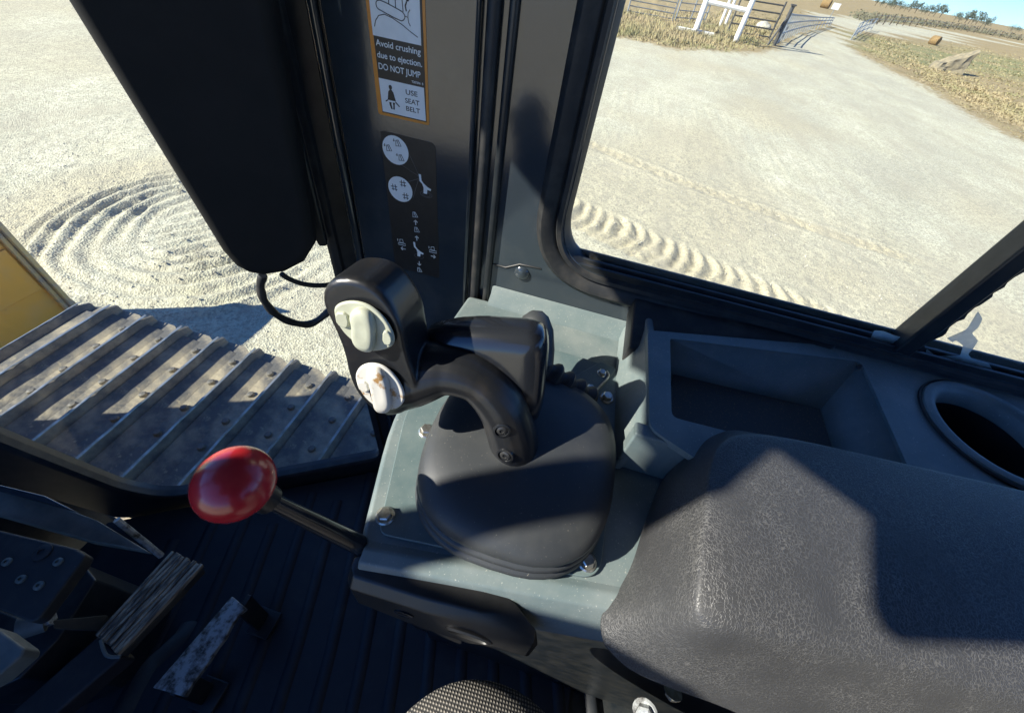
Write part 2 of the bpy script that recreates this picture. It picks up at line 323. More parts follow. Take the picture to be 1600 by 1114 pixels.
# cleat marks of an older pass, seen through the side window
P0 = np.array(g2((905, 335))); P1 = np.array(g2((1345, 520))); ax = (P1-P0)/np.linalg.norm(P1-P0)
def cleats(P0, ax, half, amp, pitch, L0, L1, bend, seed):
    s = (GX-P0[0])*ax[0]+(GY-P0[1])*ax[1]; t = -(GX-P0[0])*ax[1]+(GY-P0[1])*ax[0]+bend*np.sin(s*.5)
    mk = np.clip((half-np.abs(t))/.12, 0, 1)*np.clip((s-L0)/.4, 0, 1)*np.clip((L1-s)/.9, 0, 1)
    ph = (s+.55*(t/half)**2*pitch*1.3+(fbm(GX, GY, 2.2, 3, seed)-.5)*.17)/pitch % 1
    return mk, amp*(np.where(ph < .35, ph/.35, (1-ph)/.65)-.4), np.clip((half+.12-np.abs(t))/.1, 0, 1)*np.clip((np.abs(t)-half+.08)/.1, 0, 1)*np.clip((s-L0)/.4, 0, 1)*np.clip((L1-s)/.9, 0, 1)
for args in [(P0, ax, .48, .075, .215, -1.6, 4.4, .12, 31), (np.array(g2((900, 215))), ax, .24, .016, .2, -1., 6.5, .25, 33)]:
    mk, hh, edge = cleats(*args); brk = np.clip(fbm(GX, GY, 1.7, 3, args[-1]+5)*3-.55, .45, 1.15)*(.6+.8*fbm(GX, GY, 8, 2, 57)); Hh += mk*hh*brk+edge*.012*brk+mk*(fbm(GX, GY, 14, 2, 59)-.5)*.03; tan = np.maximum(tan, mk*.8)
tan = np.maximum(tan, .55*np.clip((fbm(GX, GY, .28, 4, 17)-.45)*4, 0, 1))
tan = np.maximum(tan, .6*np.clip((.5-np.abs(rr-1.75))/.4, 0, 1)*np.clip(np.cos(th-R(95))*1.5, 0, 1))
nx, ny = GX.shape
me = bpy.data.meshes.new('ground')
vv = np.stack([GX, GY, Hh-.012], -1).reshape(-1, 3)
ii = np.arange(nx*ny).reshape(nx, ny); ff = np.stack([ii[:-1, :-1], ii[1:, :-1], ii[1:, 1:], ii[:-1, 1:]], -1).reshape(-1, 4)
me.vertices.add(len(vv)); me.vertices.foreach_set('co', vv.ravel()); me.loops.add(ff.size); me.loops.foreach_set('vertex_index', ff.ravel().astype(np.int32))
me.polygons.add(len(ff)); me.polygons.foreach_set('loop_start', (np.arange(len(ff))*4).astype(np.int32)); me.update(calc_edges=True); me.validate()
me.polygons.foreach_set('use_smooth', [True]*len(ff))
for nm, arr in (('grass', grass), ('green', green), ('tan', tan)):
    at = me.attributes.new(nm, 'FLOAT', 'POINT'); at.data.foreach_set('value', arr.ravel().astype(np.float32))
def ground_mat():
    m = bpy.data.materials.new('crushed stone yard and dry field'); m.use_nodes = True; n, L, b = N(m); b.inputs['Roughness'].default_value = .95; b.inputs['Specular IOR Level'].default_value = .15
    tc = n.new('ShaderNodeTexCoord')
    def noi(sc, d=6, st=None):
        x = n.new('ShaderNodeTexNoise'); x.inputs['Scale'].default_value = sc; x.inputs['Detail'].default_value = d; x.inputs['Roughness'].default_value = .6
        if st:
            mp = n.new('ShaderNodeMapping'); mp.inputs['Scale'].default_value = st; mp.inputs['Rotation'].default_value = (0, 0, R(25)); L.new(tc.outputs['Object'], mp.inputs[0]); L.new(mp.outputs[0], x.inputs['Vector'])
        else: L.new(tc.outputs['Object'], x.inputs['Vector'])
        return x.outputs['Fac']
    def rng_(v, a, c, lo=0., hi=1.):
        x = n.new('ShaderNodeMapRange'); x.inputs[1].default_value = a; x.inputs[2].default_value = c; x.inputs[3].default_value = lo; x.inputs[4].default_value = hi; L.new(v, x.inputs[0]); return x.outputs[0]
    def mix(f, a, c):
        x = n.new('ShaderNodeMix'); x.data_type = 'RGBA'; L.new(f, x.inputs[0])
        for k, v in ((6, a), (7, c)):
            if isinstance(v, tuple): x.inputs[k].default_value = (*v, 1)
            else: L.new(v, x.inputs[k])
        return x.outputs[2]
    def att(a): x = n.new('ShaderNodeAttribute'); x.attribute_name = a; return x.outputs['Fac']
    g = mix(rng_(noi(1.1, 8), .35, .68), (.57, .55, .40), (.69, .67, .51))
    g = mix(rng_(noi(.16, 7, (1, 2.2, 1)), .42, .60, 0, .8), g, (.50, .48, .37))
    g = mix(att('tan'), g, (.56, .485, .31))
    vo = n.new('ShaderNodeTexVoronoi'); vo.inputs['Scale'].default_value = 55; L.new(tc.outputs['Object'], vo.inputs['Vector'])
    hs = n.new('ShaderNodeSeparateColor'); L.new(vo.outputs['Color'], hs.inputs[0])
    g = mix(rng_(hs.outputs[0], .62, 1., 0, .75), g, (.30, .28, .225))
    g = mix(rng_(noi(26, 6), .48, .66, 0, .85), g, (.30, .28, .22))
    g = mix(rng_(noi(7, 7), .50, .68, 0, .6), g, (.36, .335, .26))
    g = mix(rng_(noi(.5, 9, (1, 3, 1)), .48, .66, 0, .55), g, (.42, .385, .29))
    f = mix(rng_(noi(.35, 8, (1, 4, 1)), .35, .65), (.36, .28, .155), (.25, .20, .115))
    f = mix(rng_(noi(7, 6), .45, .7, 0, .7), f, (.40, .32, .16))
    gr = mix(rng_(noi(1.6, 7), .35, .65), (.17, .19, .085), (.29, .27, .13))
    f = mix(att('green'), f, gr)
    mk = n.new('ShaderNodeMath'); mk.operation = 'ADD'; L.new(att('grass'), mk.inputs[0]); L.new(rng_(noi(4, 6), .2, .8, -.35, .35), mk.inputs[1])
    L.new(mix(rng_(mk.outputs[0], .35, .65), g, f), b.inputs['Base Color'])
    bp = n.new('ShaderNodeBump'); bp.inputs['Strength'].default_value = .6; bp.inputs['Distance'].default_value = .012
    ad = n.new('ShaderNodeMath'); ad.operation = 'ADD'; L.new(noi(75, 5), ad.inputs[0]); L.new(vo.outputs['Distance'], ad.inputs[1])
    L.new(ad.outputs[0], bp.inputs['Height']); L.new(bp.outputs[0], b.inputs['Normal'])
    return m
M['ground'] = ground_mat(); me.materials.append(M['ground'])
go = bpy.data.objects.new('ground', me); COL.objects.link(go); structure(go)
def gh(x, y):
    i = min(max(int(np.searchsorted(xs, x)), 0), nx-1); j = min(max(int(np.searchsorted(ys, y)), 0), ny-1); return float(Hh[i, j])-.012

# loose stones on the yard: more than anyone could count
mb = MB()
for k in range(9000):
    x = 1.3+rng.random()**1.3*6.5; y = -4.6+rng.random()*11.4
    s = .004+.012*rng.random()**2.5; h = gh(x, y); q = [V(x+s*math.cos(a)*rng.uniform(.7, 1.2), y+s*math.sin(a)*rng.uniform(.7, 1.2), h-.002) for a in (0, 1.6, 3.1, 4.7)]
    mb.add(q+[V(x+s*.2, y-s*.1, h+s*rng.uniform(.6, 1.1))], [(0, 1, 4), (1, 2, 4), (2, 3, 4), (3, 0, 4)])
o = mb.build('gravel', 'stone', kind='stuff', smooth=False, recalc=False); tag(o, 'loose pale crushed stones scattered over the yard', 'gravel')

# dry grass standing in the field edges
mb = MB()
cand = []
for k in range(60000):
    px = (rng.uniform(940, 1620), rng.uniform(20, 240)); v = ray(px)
    if v.z > -.02: continue
    q = gp(px); d = math.hypot(q.x, q.y)
    if d > 95: continue
    cand.append((q.x, q.y, d))
ca = np.array(cand); sd = poly_sd(ca[:, 0], ca[:, 1], yard)
for (x, y, d), s_ in zip(cand, sd):
    if s_ < .15 or (s_ > 5 and rng.random() > .33): continue
    if line_d(np.array([x]), np.array([y]), farroad)[0] < 8: continue
    h = (rng.uniform(.03, .11) if y < -9 else rng.uniform(.08, .30))*(1.1 if s_ > 1.5 else .55)
    if s_ < 1.2 and rng.random() > s_*.6: continue
    for b_ in range(2):
        a = rng.uniform(0, 6.28); l = rng.uniform(.04, .22); wd = .012+d*.0006
        dx, dy = math.cos(a)*wd, math.sin(a)*wd; z = gh(x, y)
        mb.add([V(x-dx, y-dy, z), V(x+dx, y+dy, z), V(x+math.sin(a)*l, y+math.cos(a)*l, z+h)], [(0, 1, 2)])
o = mb.build('dry_grass', 'drygrass', kind='stuff', smooth=False, recalc=False); tag(o, 'dry tan grass growing beside the pale gravel lane', 'grass')

# ================================================================== BEYOND THE YARD
def post(mb, b, h, r, seg=8, z0=-.1): mb.tube([V(b[0], b[1], b[2]+z0), V(b[0], b[1], b[2]+h)], r, seg)
def g3(p): q = gp(p); q.z = gh(q.x, q.y); return q
# white entrance frame
a, b = g3((1085, 54)), g3((1148, 67)); c1, c2 = g3((1124, 42)), g3((1131, 44))
t = thing('entrance_frame', a, 'tall white timber frame standing in dry grass beside the gate', 'frame')
for q in (a, b): q_ = MB(); post(q_, q, 4.6, .14, 10); q_.build('post', 'whitepost', t)
q_ = MB(); post(q_, a+V(1.2, -.05, 0), 4.6, .10, 8); q_.build('post', 'whitepost', t)
q_ = MB(); q_.tube([a+V(0, 0, 1.35), b+V(0, 0, 1.35)], .11, 8); q_.build('crossbar', 'whitepost', t)
q_ = MB(); q_.tube([a+V(0, 0, 4.4), b+V(0, 0, 4.4)], .11, 8); q_.build('crossbar', 'whitepost', t)
for q, h in ((c1, 3.2), (c2, 2.6)): q_ = MB(); post(q_, q, h, .09, 8); q_.build('post', 'whitepost', t)
for dx, dy in ((.0, .55), (.25, -.55)): q_ = MB(); q_.box((a.x+dx-.15, a.y+dy-.5, a.z-.05), (a.x+dx+.15, a.y+dy+.5, a.z+.16)); q_.build('base_plank', 'whitepost', t, bevel=.02)
# tube gate and panels
def panel(p0, p1, h, nr, mt, label, name='tube_gate', pick=0, group=None, rr=.03, posts=True):
    t = thing(name, p0, label, 'gate' if 'gate' in name else 'fence', group)
    for k in range(nr):
        f_ = (k+.35)/(nr-.3)*h; q_ = MB(); q_.tube([p0+V(0, 0, f_), p1+V(0, 0, f_)], rr, 6); q_.build('rail', mt, t)
    for k in range(pick+1 if pick else 2):
        q = p0.lerp(p1, k/(pick or 1)); q_ = MB(); post(q_, q, h+.06, rr*1.5, 6); q_.build('post', mt, t)
    return t
panel(g3((980, 22)), g3((1050, 33)), 1.45, 6, 'galv', 'grey tubular field gate with six rails behind the white frame')
panel(g3((1055, 32)), g3((1100, 36)), 1.35, 4, 'galv', 'thin grey rail fence running from field gate to white frame', 'rail_fence', 2)
panel(g3((1136, 52)), g3((1200, 64)), 1.75, 5, 'darkpost', 'dark steel rail panel between white frame and stout post', 'rail_fence', 1, rr=.04)
s0 = g3((1209, 72)); t = thing('gate_post', s0, 'stout dark gate post throwing a long shadow across the lane', 'post')
q_ = MB(); post(q_, s0, 1.75, .10, 10); q_.build('post', 'darkpost', t); q_ = MB(); q_.tube([s0+V(-.6, .5, -.05), s0+V(0, 0, 1.3)], .06, 6); q_.build('brace', 'darkpost', t)
q_ = MB(); q_.box((s0.x-.14, s0.y-.13, s0.z+1.75), (s0.x+.14, s0.y+.13, s0.z+1.82)); q_.build('cap', 'darkpost', t)
path = catmull([g3(p) for p in [(1213, 70), (1232, 60), (1252, 52), (1272, 46.5), (1296, 42)]], 5)
t = thing('picket_fence', path[0], 'curved grey picket fence following the left edge of the lane', 'fence')
NP = len(path)-1; ph = [1.45-.75*i/NP for i in range(NP+1)]
for q, h_ in zip(path, ph): q_ = MB(); post(q_, q, h_, .045, 6); q_.build('picket', 'galv', t)
for f_ in (.35, .68, .96): q_ = MB(); q_.tube([q+V(0, 0, f_*h_) for q, h_ in zip(path, ph)], .04, 6); q_.build('rail', 'galv', t)
path = [g3(p) for p in [(1329, 63), (1336, 58), (1344, 54), (1352, 50.5), (1360, 48)]]
t = thing('lattice_fence', path[0], 'short grey lattice wing fence on the far side of the lane', 'fence')
for q in path: q_ = MB(); post(q_, q, 1.15, .05, 6); q_.build('post', 'galv', t)
for f_ in (.3, .7, 1.1): q_ = MB(); q_.tube([q+V(0, 0, f_) for q in path], .035, 6); q_.build('rail', 'galv', t)
for k in range(4): q_ = MB(); q_.tube([path[k]+V(0, 0, .1), path[k+1]+V(0, 0, 1.1)], .03, 6); q_.build('brace', 'galv', t)
# field fence far behind
pts = [g3(p) for p in [(1362, 39), (1400, 40.5), (1440, 43), (1480, 47.5), (1520, 53), (1560, 60), (1610, 69)]]
path = catmull(pts, 4); t = thing('wire_fence', path[0], 'low wire fence with wooden posts along the distant lane', 'fence')
for q in path: q.z = gh(q.x, q.y); q_ = MB(); post(q_, q, 1.3, .08, 6); q_.build('post', 'bark', t)
for f_ in (.6, 1.1): q_ = MB(); q_.tube([q+V(0, 0, f_) for q in path], .02, 4); q_.build('wire', 'galv', t)
# sign plate, pale rock
q = g3((1291, 38)); t = thing('field_sign', q, 'small blank white sign plate on post at the curved picket fence', 'sign')
q_ = MB(); post(q_, q, 1.5, .04, 6); q_.build('post', 'galv', t); q_ = MB(); q_.box((q.x-.06, q.y-.4, q.z+1.2), (q.x-.03, q.y+.4, q.z+1.75)); q_.build('plate', 'whitepost', t)
def rock(q, s, label, mt='stone', name='rock', cat='rock', fl=.6, rot=0):
    bm = bmesh.new(); bmesh.ops.create_icosphere(bm, subdivisions=3, radius=1)
    for v_ in bm.verts: k = 1+.28*mnoise.noise(v_.co*1.7+Vector((rot, 3, 1)))+.08*mnoise.noise(v_.co*5); v_.co *= k; v_.co.z *= fl
    mb = MB(); mb.add([Matrix.Rotation(rot, 3, 'Z') @ v_.co*s+V(q.x, q.y, q.z+s*fl*.55) for v_ in bm.verts], [[v_.index for v_ in f.verts] for f in bm.faces]); bm.free()
    return tag(mb.build(name, mt, loc=(q.x, q.y, q.z), ang=60), label, cat)
rock(g3((1190, 47)), .55, 'pale rock lying in dry grass by the dark rail panel')
# round bales
def bale(p, L, r, ang, label):
    q = g3(p); t = thing('round_bale', q, label, 'bale'); d = V(math.cos(ang), math.sin(ang), 0); mb = MB(); prof = []
    for k in range(9): u = k/8; prof.append((r*(1-.07*abs(2*u-1)**6)*(1+.02*math.sin(k*3.1)), (u-.5)*L))
    mb.lathe(q+V(0, 0, r*.93), prof, d, 28); o = mb.build('wrapped_straw', 'hay', t, ang=50)
    for s_ in (-1, 1): e = MB(); e.lathe(q+V(0, 0, r*.93)+d*s_*L*.5, [(r*.9, 0), (r*.6, s_*.05), (r*.1, s_*.07)], d, 24); e.build('bale_end', 'hay', t)
q = g3((1474, 112)); bm = bmesh.new()
wv_ = [(-.35, .75, -.25), (.75, .75, -.25), (.95, -1.15, -.25), (-.40, -1.05, -.25), (-.30, .55, .30), (.50, .60, .35), (.75, -1.15, 1.25), (-.05, -1.15, 1.20)]
bv = [bm.verts.new(v_) for v_ in wv_]
for f in ((3, 2, 1, 0), (4, 5, 6, 7), (0, 1, 5, 4), (1, 2, 6, 5), (2, 3, 7, 6), (3, 0, 4, 7)): bm.faces.new([bv[i] for i in f])
bmesh.ops.subdivide_edges(bm, edges=bm.edges[:], cuts=5, use_grid_fill=True)
for v_ in bm.verts: v_.co += Vector((mnoise.noise(v_.co*1.9+V(3, 1, 0)), mnoise.noise(v_.co*1.9+V(7, 2, 5)), mnoise.noise(v_.co*1.9)))*.17+Vector((mnoise.noise(v_.co*5), 0, mnoise.noise(v_.co*5+V(2, 2, 2))))*.06
bm.verts.index_update(); bo = MB(); bo.add([V(q.x+v_.co.x, q.y+v_.co.y, q.z+v_.co.z) for v_ in bm.verts], [[v_.index for v_ in f.verts] for f in bm.faces]); bm.free()
tag(bo.build('boulder', 'stonetan', loc=(q.x, q.y, q.z), smooth=False), 'large tilted angular tan boulder beside the green strip', 'boulder')
bale((1287, 14), 1.6, .75, R(60), 'small far hay bale on the tan slope above the picket fence')
bale((1456, 71), .8, .42, R(40), 'brown hay bale in the green field before the distant lane')
# low scrub behind the distant lane
mb = MB(); rs = random.Random(9)
for k in range(2600):
    u = rs.random()*(len(path)-1); i = int(u); q = path[i].lerp(path[i+1], u-i)+V(rs.uniform(3, 9), rs.uniform(-1, 1), 0)
    q.z = gh(q.x, q.y)+rs.uniform(.1, 1.0)*rs.uniform(.4, 1.2); s_ = rs.uniform(.12, .3); e1 = Vector((rs.gauss(0, 1), rs.gauss(0, 1), rs.gauss(0, 1))).normalized(); e2 = e1.orthogonal().normalized()
    mb.add([q-e1*s_, q+e2*s_*.7, q+e1*s_, q-e2*s_*.7], [(0, 1, 2, 3)])
o = mb.build('scrub', 'scrub', kind='stuff', smooth=False, recalc=False); tag(o, 'low grey green scrub growing behind the distant lane', 'scrub')
# trees on the horizon
def tree(x, y, h, wd, seed):
    rs = random.Random(seed); z = gh(x, y); t = thing('field_tree', (x, y, z), 'small dark green tree standing in a row on the horizon', 'tree', 'trees along the horizon')
    mb = MB(); mb.tube([V(x, y, z-.2), V(x+.1, y, z+h*.3), V(x+.2, y+.1, z+h*.6)], [h*.035, h*.025, h*.012], 6)
    for k in range(3): a = rs.uniform(0, 6.28); mb.tube([V(x+.1, y, z+h*.3), V(x+math.cos(a)*wd*.5, y+math.sin(a)*wd*.5, z+h*.62)], [h*.018, h*.006], 5)
    mb.build('trunk', 'bark', t)
    mb = MB(); cl = [(rs.uniform(-.6, .6)*wd, rs.uniform(-.6, .6)*wd, h*rs.uniform(.38, .85), rs.uniform(.25, .45)*wd) for k in range(9)]
    for k in range(420):
        c = rs.choice(cl); u = Vector((rs.gauss(0, 1), rs.gauss(0, 1), rs.gauss(0, .8))).normalized()*c[3]*rs.uniform(.5, 1.05); q = V(x+c[0], y+c[1], z+c[2])+u
        s_ = h*rs.uniform(.025, .06); e1 = Vector((rs.gauss(0, 1), rs.gauss(0, 1), rs.gauss(0, 1))).normalized(); e2 = e1.orthogonal().normalized()
        mb.add([q-e1*s_, q+e2*s_*.6, q+e1*s_, q-e2*s_*.6], [(0, 1, 2, 3)])
    mb.build('crown', 'leaf', t, smooth=False, recalc=False)
rs = random.Random(3); k = 0
px_ = 1372.
while px_ < 1600:
    d = ray((px_, (px_-1365)*.19)); d = Vector((d.x, d.y, 0)).normalized()*rs.uniform(430, 520)
    gap = 1478 < px_ < 1490 or 1505 < px_ < 1512
    if not gap and px_ < 1545: tree(d.x, d.y, rs.uniform(4.2, 7.6), rs.uniform(3.0, 4.8), k); k += 1
    elif px_ >= 1545 and rs.random() < .3: tree(d.x, d.y, rs.uniform(3, 4.5), rs.uniform(2.5, 4), k); k += 1
    px_ += rs.uniform(4.5, 10)

# ================================================================== THE MACHINE OUTSIDE THE CAB
# crawler track: shoes in a chain, crest of every shoe at its leading edge
TX0, TX1 = .19, 1.0
t = thing('crawler_track', (.6, .9, 0), 'dusty steel crawler track with ribbed shoes below the cab window', 'track')
def shoe_mesh():
    mb = MB(); hw = (TX1-TX0)/2; ch = .045; zt, zb = .0, -.018
    out = [(-hw, -.108), (-hw, .10), (hw-.0, .10), (hw, -.03), (hw-ch, -.108)]
    mb.prism([V(x, y, zb) for x, y in out], (0, 0, zt-zb))
    # grouser bar, a little ragged along its crest
    n = 14; rs = random.Random(5); rr_ = []
    for k in range(n+1):
        x = -hw+.004+(2*hw-.008)*k/n; j = rs.uniform(-.004, .002); end = .02 if k == n else 0
        rr_.append([V(x, .058, -.002), V(x, .069, .052+j-end), V(x, .081, .055+j-end), V(x, .096, -.002)])
    mb.rings(rr_)
    mb.add([V(-hw+.01, -.02, .0005), V(hw-.05, -.02, .0005), V(hw-.05, .058, .018), V(-hw+.01, .058, .018)], [(0, 1, 2, 3)])
    me = mb.build('shoe', 'steel', None, bevel=0, ang=30); d = me.data; bpy.data.objects.remove(me); return d
def crest_mesh():
    mb = MB(); hw = (TX1-TX0)/2; rs = random.Random(8); rr_ = []
    for k in range(15):
        x = -hw+.006+(2*hw-.03)*k/14; j = rs.uniform(-.002, .0015); rr_.append([V(x, .0705, .0545+j), V(x, .0715, .0568+j), V(x, .0795, .0572+j), V(x, .0805, .0555+j)])
    mb.rings(rr_); o = mb.build('crest', 'steelbright', None); d = o.data; bpy.data.objects.remove(o); return d
def bolt_mesh():
    mb = MB(); mb.lathe((0, 0, 0), [(.016, -.003), (.016, .006), (.012, .012), (.004, .0135)], (0, 0, 1), 8); o = mb.build('bolt', 'steel', None); d = o.data; bpy.data.objects.remove(o); return d
SH, CR, BO = shoe_mesh(), crest_mesh(), bolt_mesh()
PL = 1.045; rad = .46; y_f, y_b = 2.12, -1.7
stations = []
s0_ = 1.95-.075
k = 0
run = y_f-s0_
def chain(s):                                  # s runs forward along the top, over the idler, back underneath
    if s < 0 or s < y_f-s0_: return s0_+s, PL, 0.
    s -= y_f-s0_; arc = math.pi*rad
    if s < arc: a = s/rad; return y_f+rad*math.sin(a), PL-rad+rad*math.cos(a), a
    s -= arc; return y_f-s, PL-2*rad, math.pi
for k in range(-18, 22):
    s = .2*k; y, z, a = chain(s)
    if y < y_b: continue
    o = bpy.data.objects.new('shoe', SH); COL.objects.link(o); o.parent = t; o.location = ((TX0+TX1)/2-.6, y-.9, z); o.rotation_euler = (-a, 0, 0)
    if -8 <= k <= 3:
        c = bpy.data.objects.new('crest', CR); COL.objects.link(c); c.parent = o
        for bx in (-.11, .02, .17, .30):
            q = bpy.data.objects.new('bolt', BO); COL.objects.link(q); q.parent = o; q.location = (bx, -.045, .0)
mb = MB(); mb.box((.36, -1.5, .3), (.82, 2.1, .86)); mb.build('track_frame', 'darksteel', t, bevel=.03)
mb = MB(); mb.lathe((.38, y_f, PL-rad), [(.40, 0), (.42, .02), (.42, .40), (.40, .42)], (1, 0, 0), 32); mb.build('idler_wheel', 'darksteel', t)
# blade resting on the ground
t = thing('dozer_blade', (0, 3.75, 0), 'yellow steel bulldozer blade resting on the ground ahead of the track', 'blade')
bx1 = 1.49
mb = MB(); mb.box((-1.75, 3.76, .02), (bx1-.03, 3.80, 1.06)); mb.build('back_plate', 'yellow', t, bevel=.004)
mb = MB(); mb.box((-1.7, 3.743, .36), (bx1-.075, 3.758, .70)); mb.build('stiffener_panel', 'yellow', t, bevel=.006)
mb = MB(); mb.box((-1.7, 3.738, .72), (bx1-.075, 3.757, 1.0)); mb.build('stiffener_panel', 'yellow', t, bevel=.006)
mb = MB(); mb.box((bx1-.03, 3.70, .03), (bx1, 3.98, 1.08)); mb.build('end_plate', 'yellowedge', t, bevel=.006)
mb = MB(); mb.box((bx1-.062, 3.725, .05), (bx1-.034, 3.759, 1.06)); mb.build('corner_rib', 'yellowedge', t, bevel=.006)
mb = MB(); mb.box((-1.75, 3.64, -.03), (bx1-.02, 3.755, .07)); mb.build('cutting_edge', 'darksteel', t, bevel=.006)
mb = MB(); mb.prism([V(bx1+.004, 3.7, .0), V(bx1+.004, 4.0, .0), V(bx1+.004, 3.98, .26), V(bx1+.004, 3.8, .2)], (.03, 0, 0)); mb.build('end_bit', 'darksteel', t, bevel=.004)
mb = MB(); mb.tube([V(-.9, 3.74, .5), V(-.5, 2.6, .5)], .09, 12); mb.build('push_arm', 'darksteel', t)
# engine hood ahead of the cab
t = thing('engine_hood', (-.13, 1.7, 0), 'yellow engine hood ahead of the cab windscreen', 'hood')
mb = MB(); mb.box((-.46, 1.22, .75), (.16, 2.335, 2.22)); mb.build('cowl', 'yellow', t, bevel=.04, bseg=3)
mb = MB(); mb.box((-.3, 2.34, .95), (.0, 2.36, 2.0)); mb.build('grille', 'darksteel', t, bevel=.005)

# ================================================================== THE CAB (heights from here on are measured from the eye)
OFF = EYE
WX = .55                                       # inner face of the right-hand cab wall
def roundpoly(pts, r, seg=5):
    out = []; n = len(pts)
    for i in range(n):
        p = Vector(pts[i]); a = Vector(pts[i-1])-p; b = Vector(pts[(i+1) % n])-p; rr = r[i] if isinstance(r, (list, tuple)) else r
        la, lb = a.length, b.length; d = min(rr, la*.45, lb*.45)
        if d < 1e-5: out.append(p); continue
        s, e = p+a/la*d, p+b/lb*d
        for k in range(seg+1): t_ = k/seg; out.append(s*(1-t_)**2+p*2*t_*(1-t_)+e*t_*t_)
    return out
cab = thing('cab', (0, 0, EYE-1.31), 'charcoal painted bulldozer cab shell with right wall, pillar and roof', 'cab')
win = roundpoly([V(WX, .028, -.354), V(WX, .028, .46), V(WX, -1.1, .46), V(WX, -1.1, -.354)], .088, 8)
mb = MB(); mb.holes([V(WX, .395, -1.36), V(WX, .395, .55), V(WX, -1.35, .55), V(WX, -1.35, -1.36)], [win], (.045, 0, 0)); mb.build('right_wall', 'paint', cab, ang=30)
# pillar cover with rolled edges, trim strip in the groove behind it
mb = MB(); mb.box((WX-.012, .172, -1.3), (WX+.002, .372, .55)); pil = mb.build('pillar_cover', 'paint', cab, bevel=.006, bseg=3)
mb = MB(); mb.tube([V(WX-.004, .158, -1.3), V(WX-.004, .158, -.47), V(WX-.004, .158, .55)], .0085, 10); mb.build('trim_strip', 'rubber', cab)
mb = MB(); mb.tube([V(WX-.002, .136, -1.3), V(WX-.002, .136, .55)], .006, 10); mb.build('trim_strip', 'frame', cab)
# low ledge where the wall meets the console
mb = MB(); pr = [(WX-.001, -.428), (WX-.005, -.431), (WX-.010, -.440), (WX-.024, -.447), (WX-.030, -.46), (WX-.001, -.47)]
mb.rings([[V(x, y, z) for x, z in pr] for y in (.125, 0, -.13)]); mb.build('wall_ledge', 'console', cab, ang=50)
# dented fastener and drip on the wall panel
mb = MB(); c = xp((815, 427), WX-.001); mb.lathe(c, [(.013, 0), (.011, .003), (.005, .005), (.001, .0055)], (-1, 0, 0), 14); mb.build('plug', 'paint', cab)
mb = MB(); mb.tube([xp((768, 412), WX-.0005), xp((790, 418), WX-.0005), xp((812, 413), WX-.0005), xp((845, 420), WX-.0005)], .0012, 6); mb.build('cracked_sealant', 'ink', cab)
# side window
def loopband(pts, c, prof, mt, name, parent):
    """sweep a profile [(outward, depth)] around a closed loop lying in the wall plane"""
    n = len(pts); rr_ = []
    for i in range(n):
        p = Vector(pts[i]); tg = (Vector(pts[(i+1) % n])-Vector(pts[i-1])).normalized(); nn = Vector((0, -tg.z, tg.y))
        if nn.dot(p-Vector(c)) < 0: nn = -nn
        rr_.append([p+nn*a+V(d, 0, 0) for a, d in prof])
    k = len(prof); mb = MB(); vs_ = [q for r_ in rr_ for q in r_]
    mb.add(vs_, [(i*k+j, i*k+(j+1) % k, ((i+1) % n)*k+(j+1) % k, ((i+1) % n)*k+j) for i in range(n) for j in range(k)])
    return mb.build(name, mt, parent, ang=50)
wl = roundpoly([V(WX, .028, -.354), V(WX, .028, .46), V(WX, -1.1, .46), V(WX, -1.1, -.354)], .088, 12)
dense = []
for i in range(len(wl)):
    a, b = wl[i], wl[(i+1) % len(wl)]; k = max(1, int((b-a).length/.03)); dense += [a.lerp(b, j/k) for j in range(k)]
sw = loopband(dense, (WX, -.5, .05), [(-.006, .03), (-.006, .012), (.0, .002), (.004, -.006), (.010, -.007), (.013, -.001), (.017, -.006), (.034, -.009), (.042, -.002), (.042, .002)], 'rubber', 'side_window', cab)
sw['label'] = 'sliding side window in black rubber seal'
mb = MB(); mb.box((WX+.022, .03, -.36), (WX+.026, -.522, .465)); mb.build('pane', 'glass', sw, smooth=False)
mb = MB(); mb.box((WX+.012, -.515, -.36), (WX+.016, -1.105, .465)); mb.build('pane', 'glass', sw, smooth=False)
mb = MB(); mb.box((WX-.004, -.500, -.352), (WX+.032, -.525, .455)); mb.build('divider', 'frame', sw, bevel=.004)
# ragged edge of the divider's old tape
pts = [V(WX+.0105, -.524, -.352)]; rs = random.Random(4); z = -.352
while z < .4: pts.append(V(WX+.0105, -.540+rs.uniform(-.004, .004)-.012*max(0, -.27-z)*0, z)); z += rs.uniform(.004, .012)
pts.append(V(WX+.0105, -.524, .4)); mb = MB(); mb.prism(pts, (-.001, 0, 0)); mb.build('tape_edge', 'rubber', sw, smooth=False)
# rail the pane slides in, along the bottom of the window
mb = MB()
for k, (x0, z0, z1) in enumerate([(WX+.001, -.356, -.343), (WX+.012, -.356, -.339), (WX+.028, -.356, -.334)]): mb.box((x0, .0, z0), (x0+.006, -1.08, z1))
mb.build('slide_rail', 'frame', sw, bevel=.0015)
# peeling film left on the rear pane and by the divider
def film(px, name='film_residue'):
    P = roundpoly([xp(p, WX+.0112) for p in px], .003, 3); mb = MB(); mb.prism(P, (-.0006, 0, 0)); return mb.build(name, 'film', sw, smooth=False)
film([(1488, 535), (1512, 512), (1528, 486), (1535, 498), (1528, 512), (1518, 520), (1528, 532), (1520, 545), (1512, 553), (1518, 560), (1545, 568), (1552, 580), (1600, 594), (1600, 606), (1470, 570), (1445, 557), (1448, 545), (1462, 556), (1500, 556), (1505, 540), (1495, 532), (1478, 527)])
film([(1355, 540), (1366, 516), (1380, 517), (1398, 524), (1412, 528), (1395, 548)])

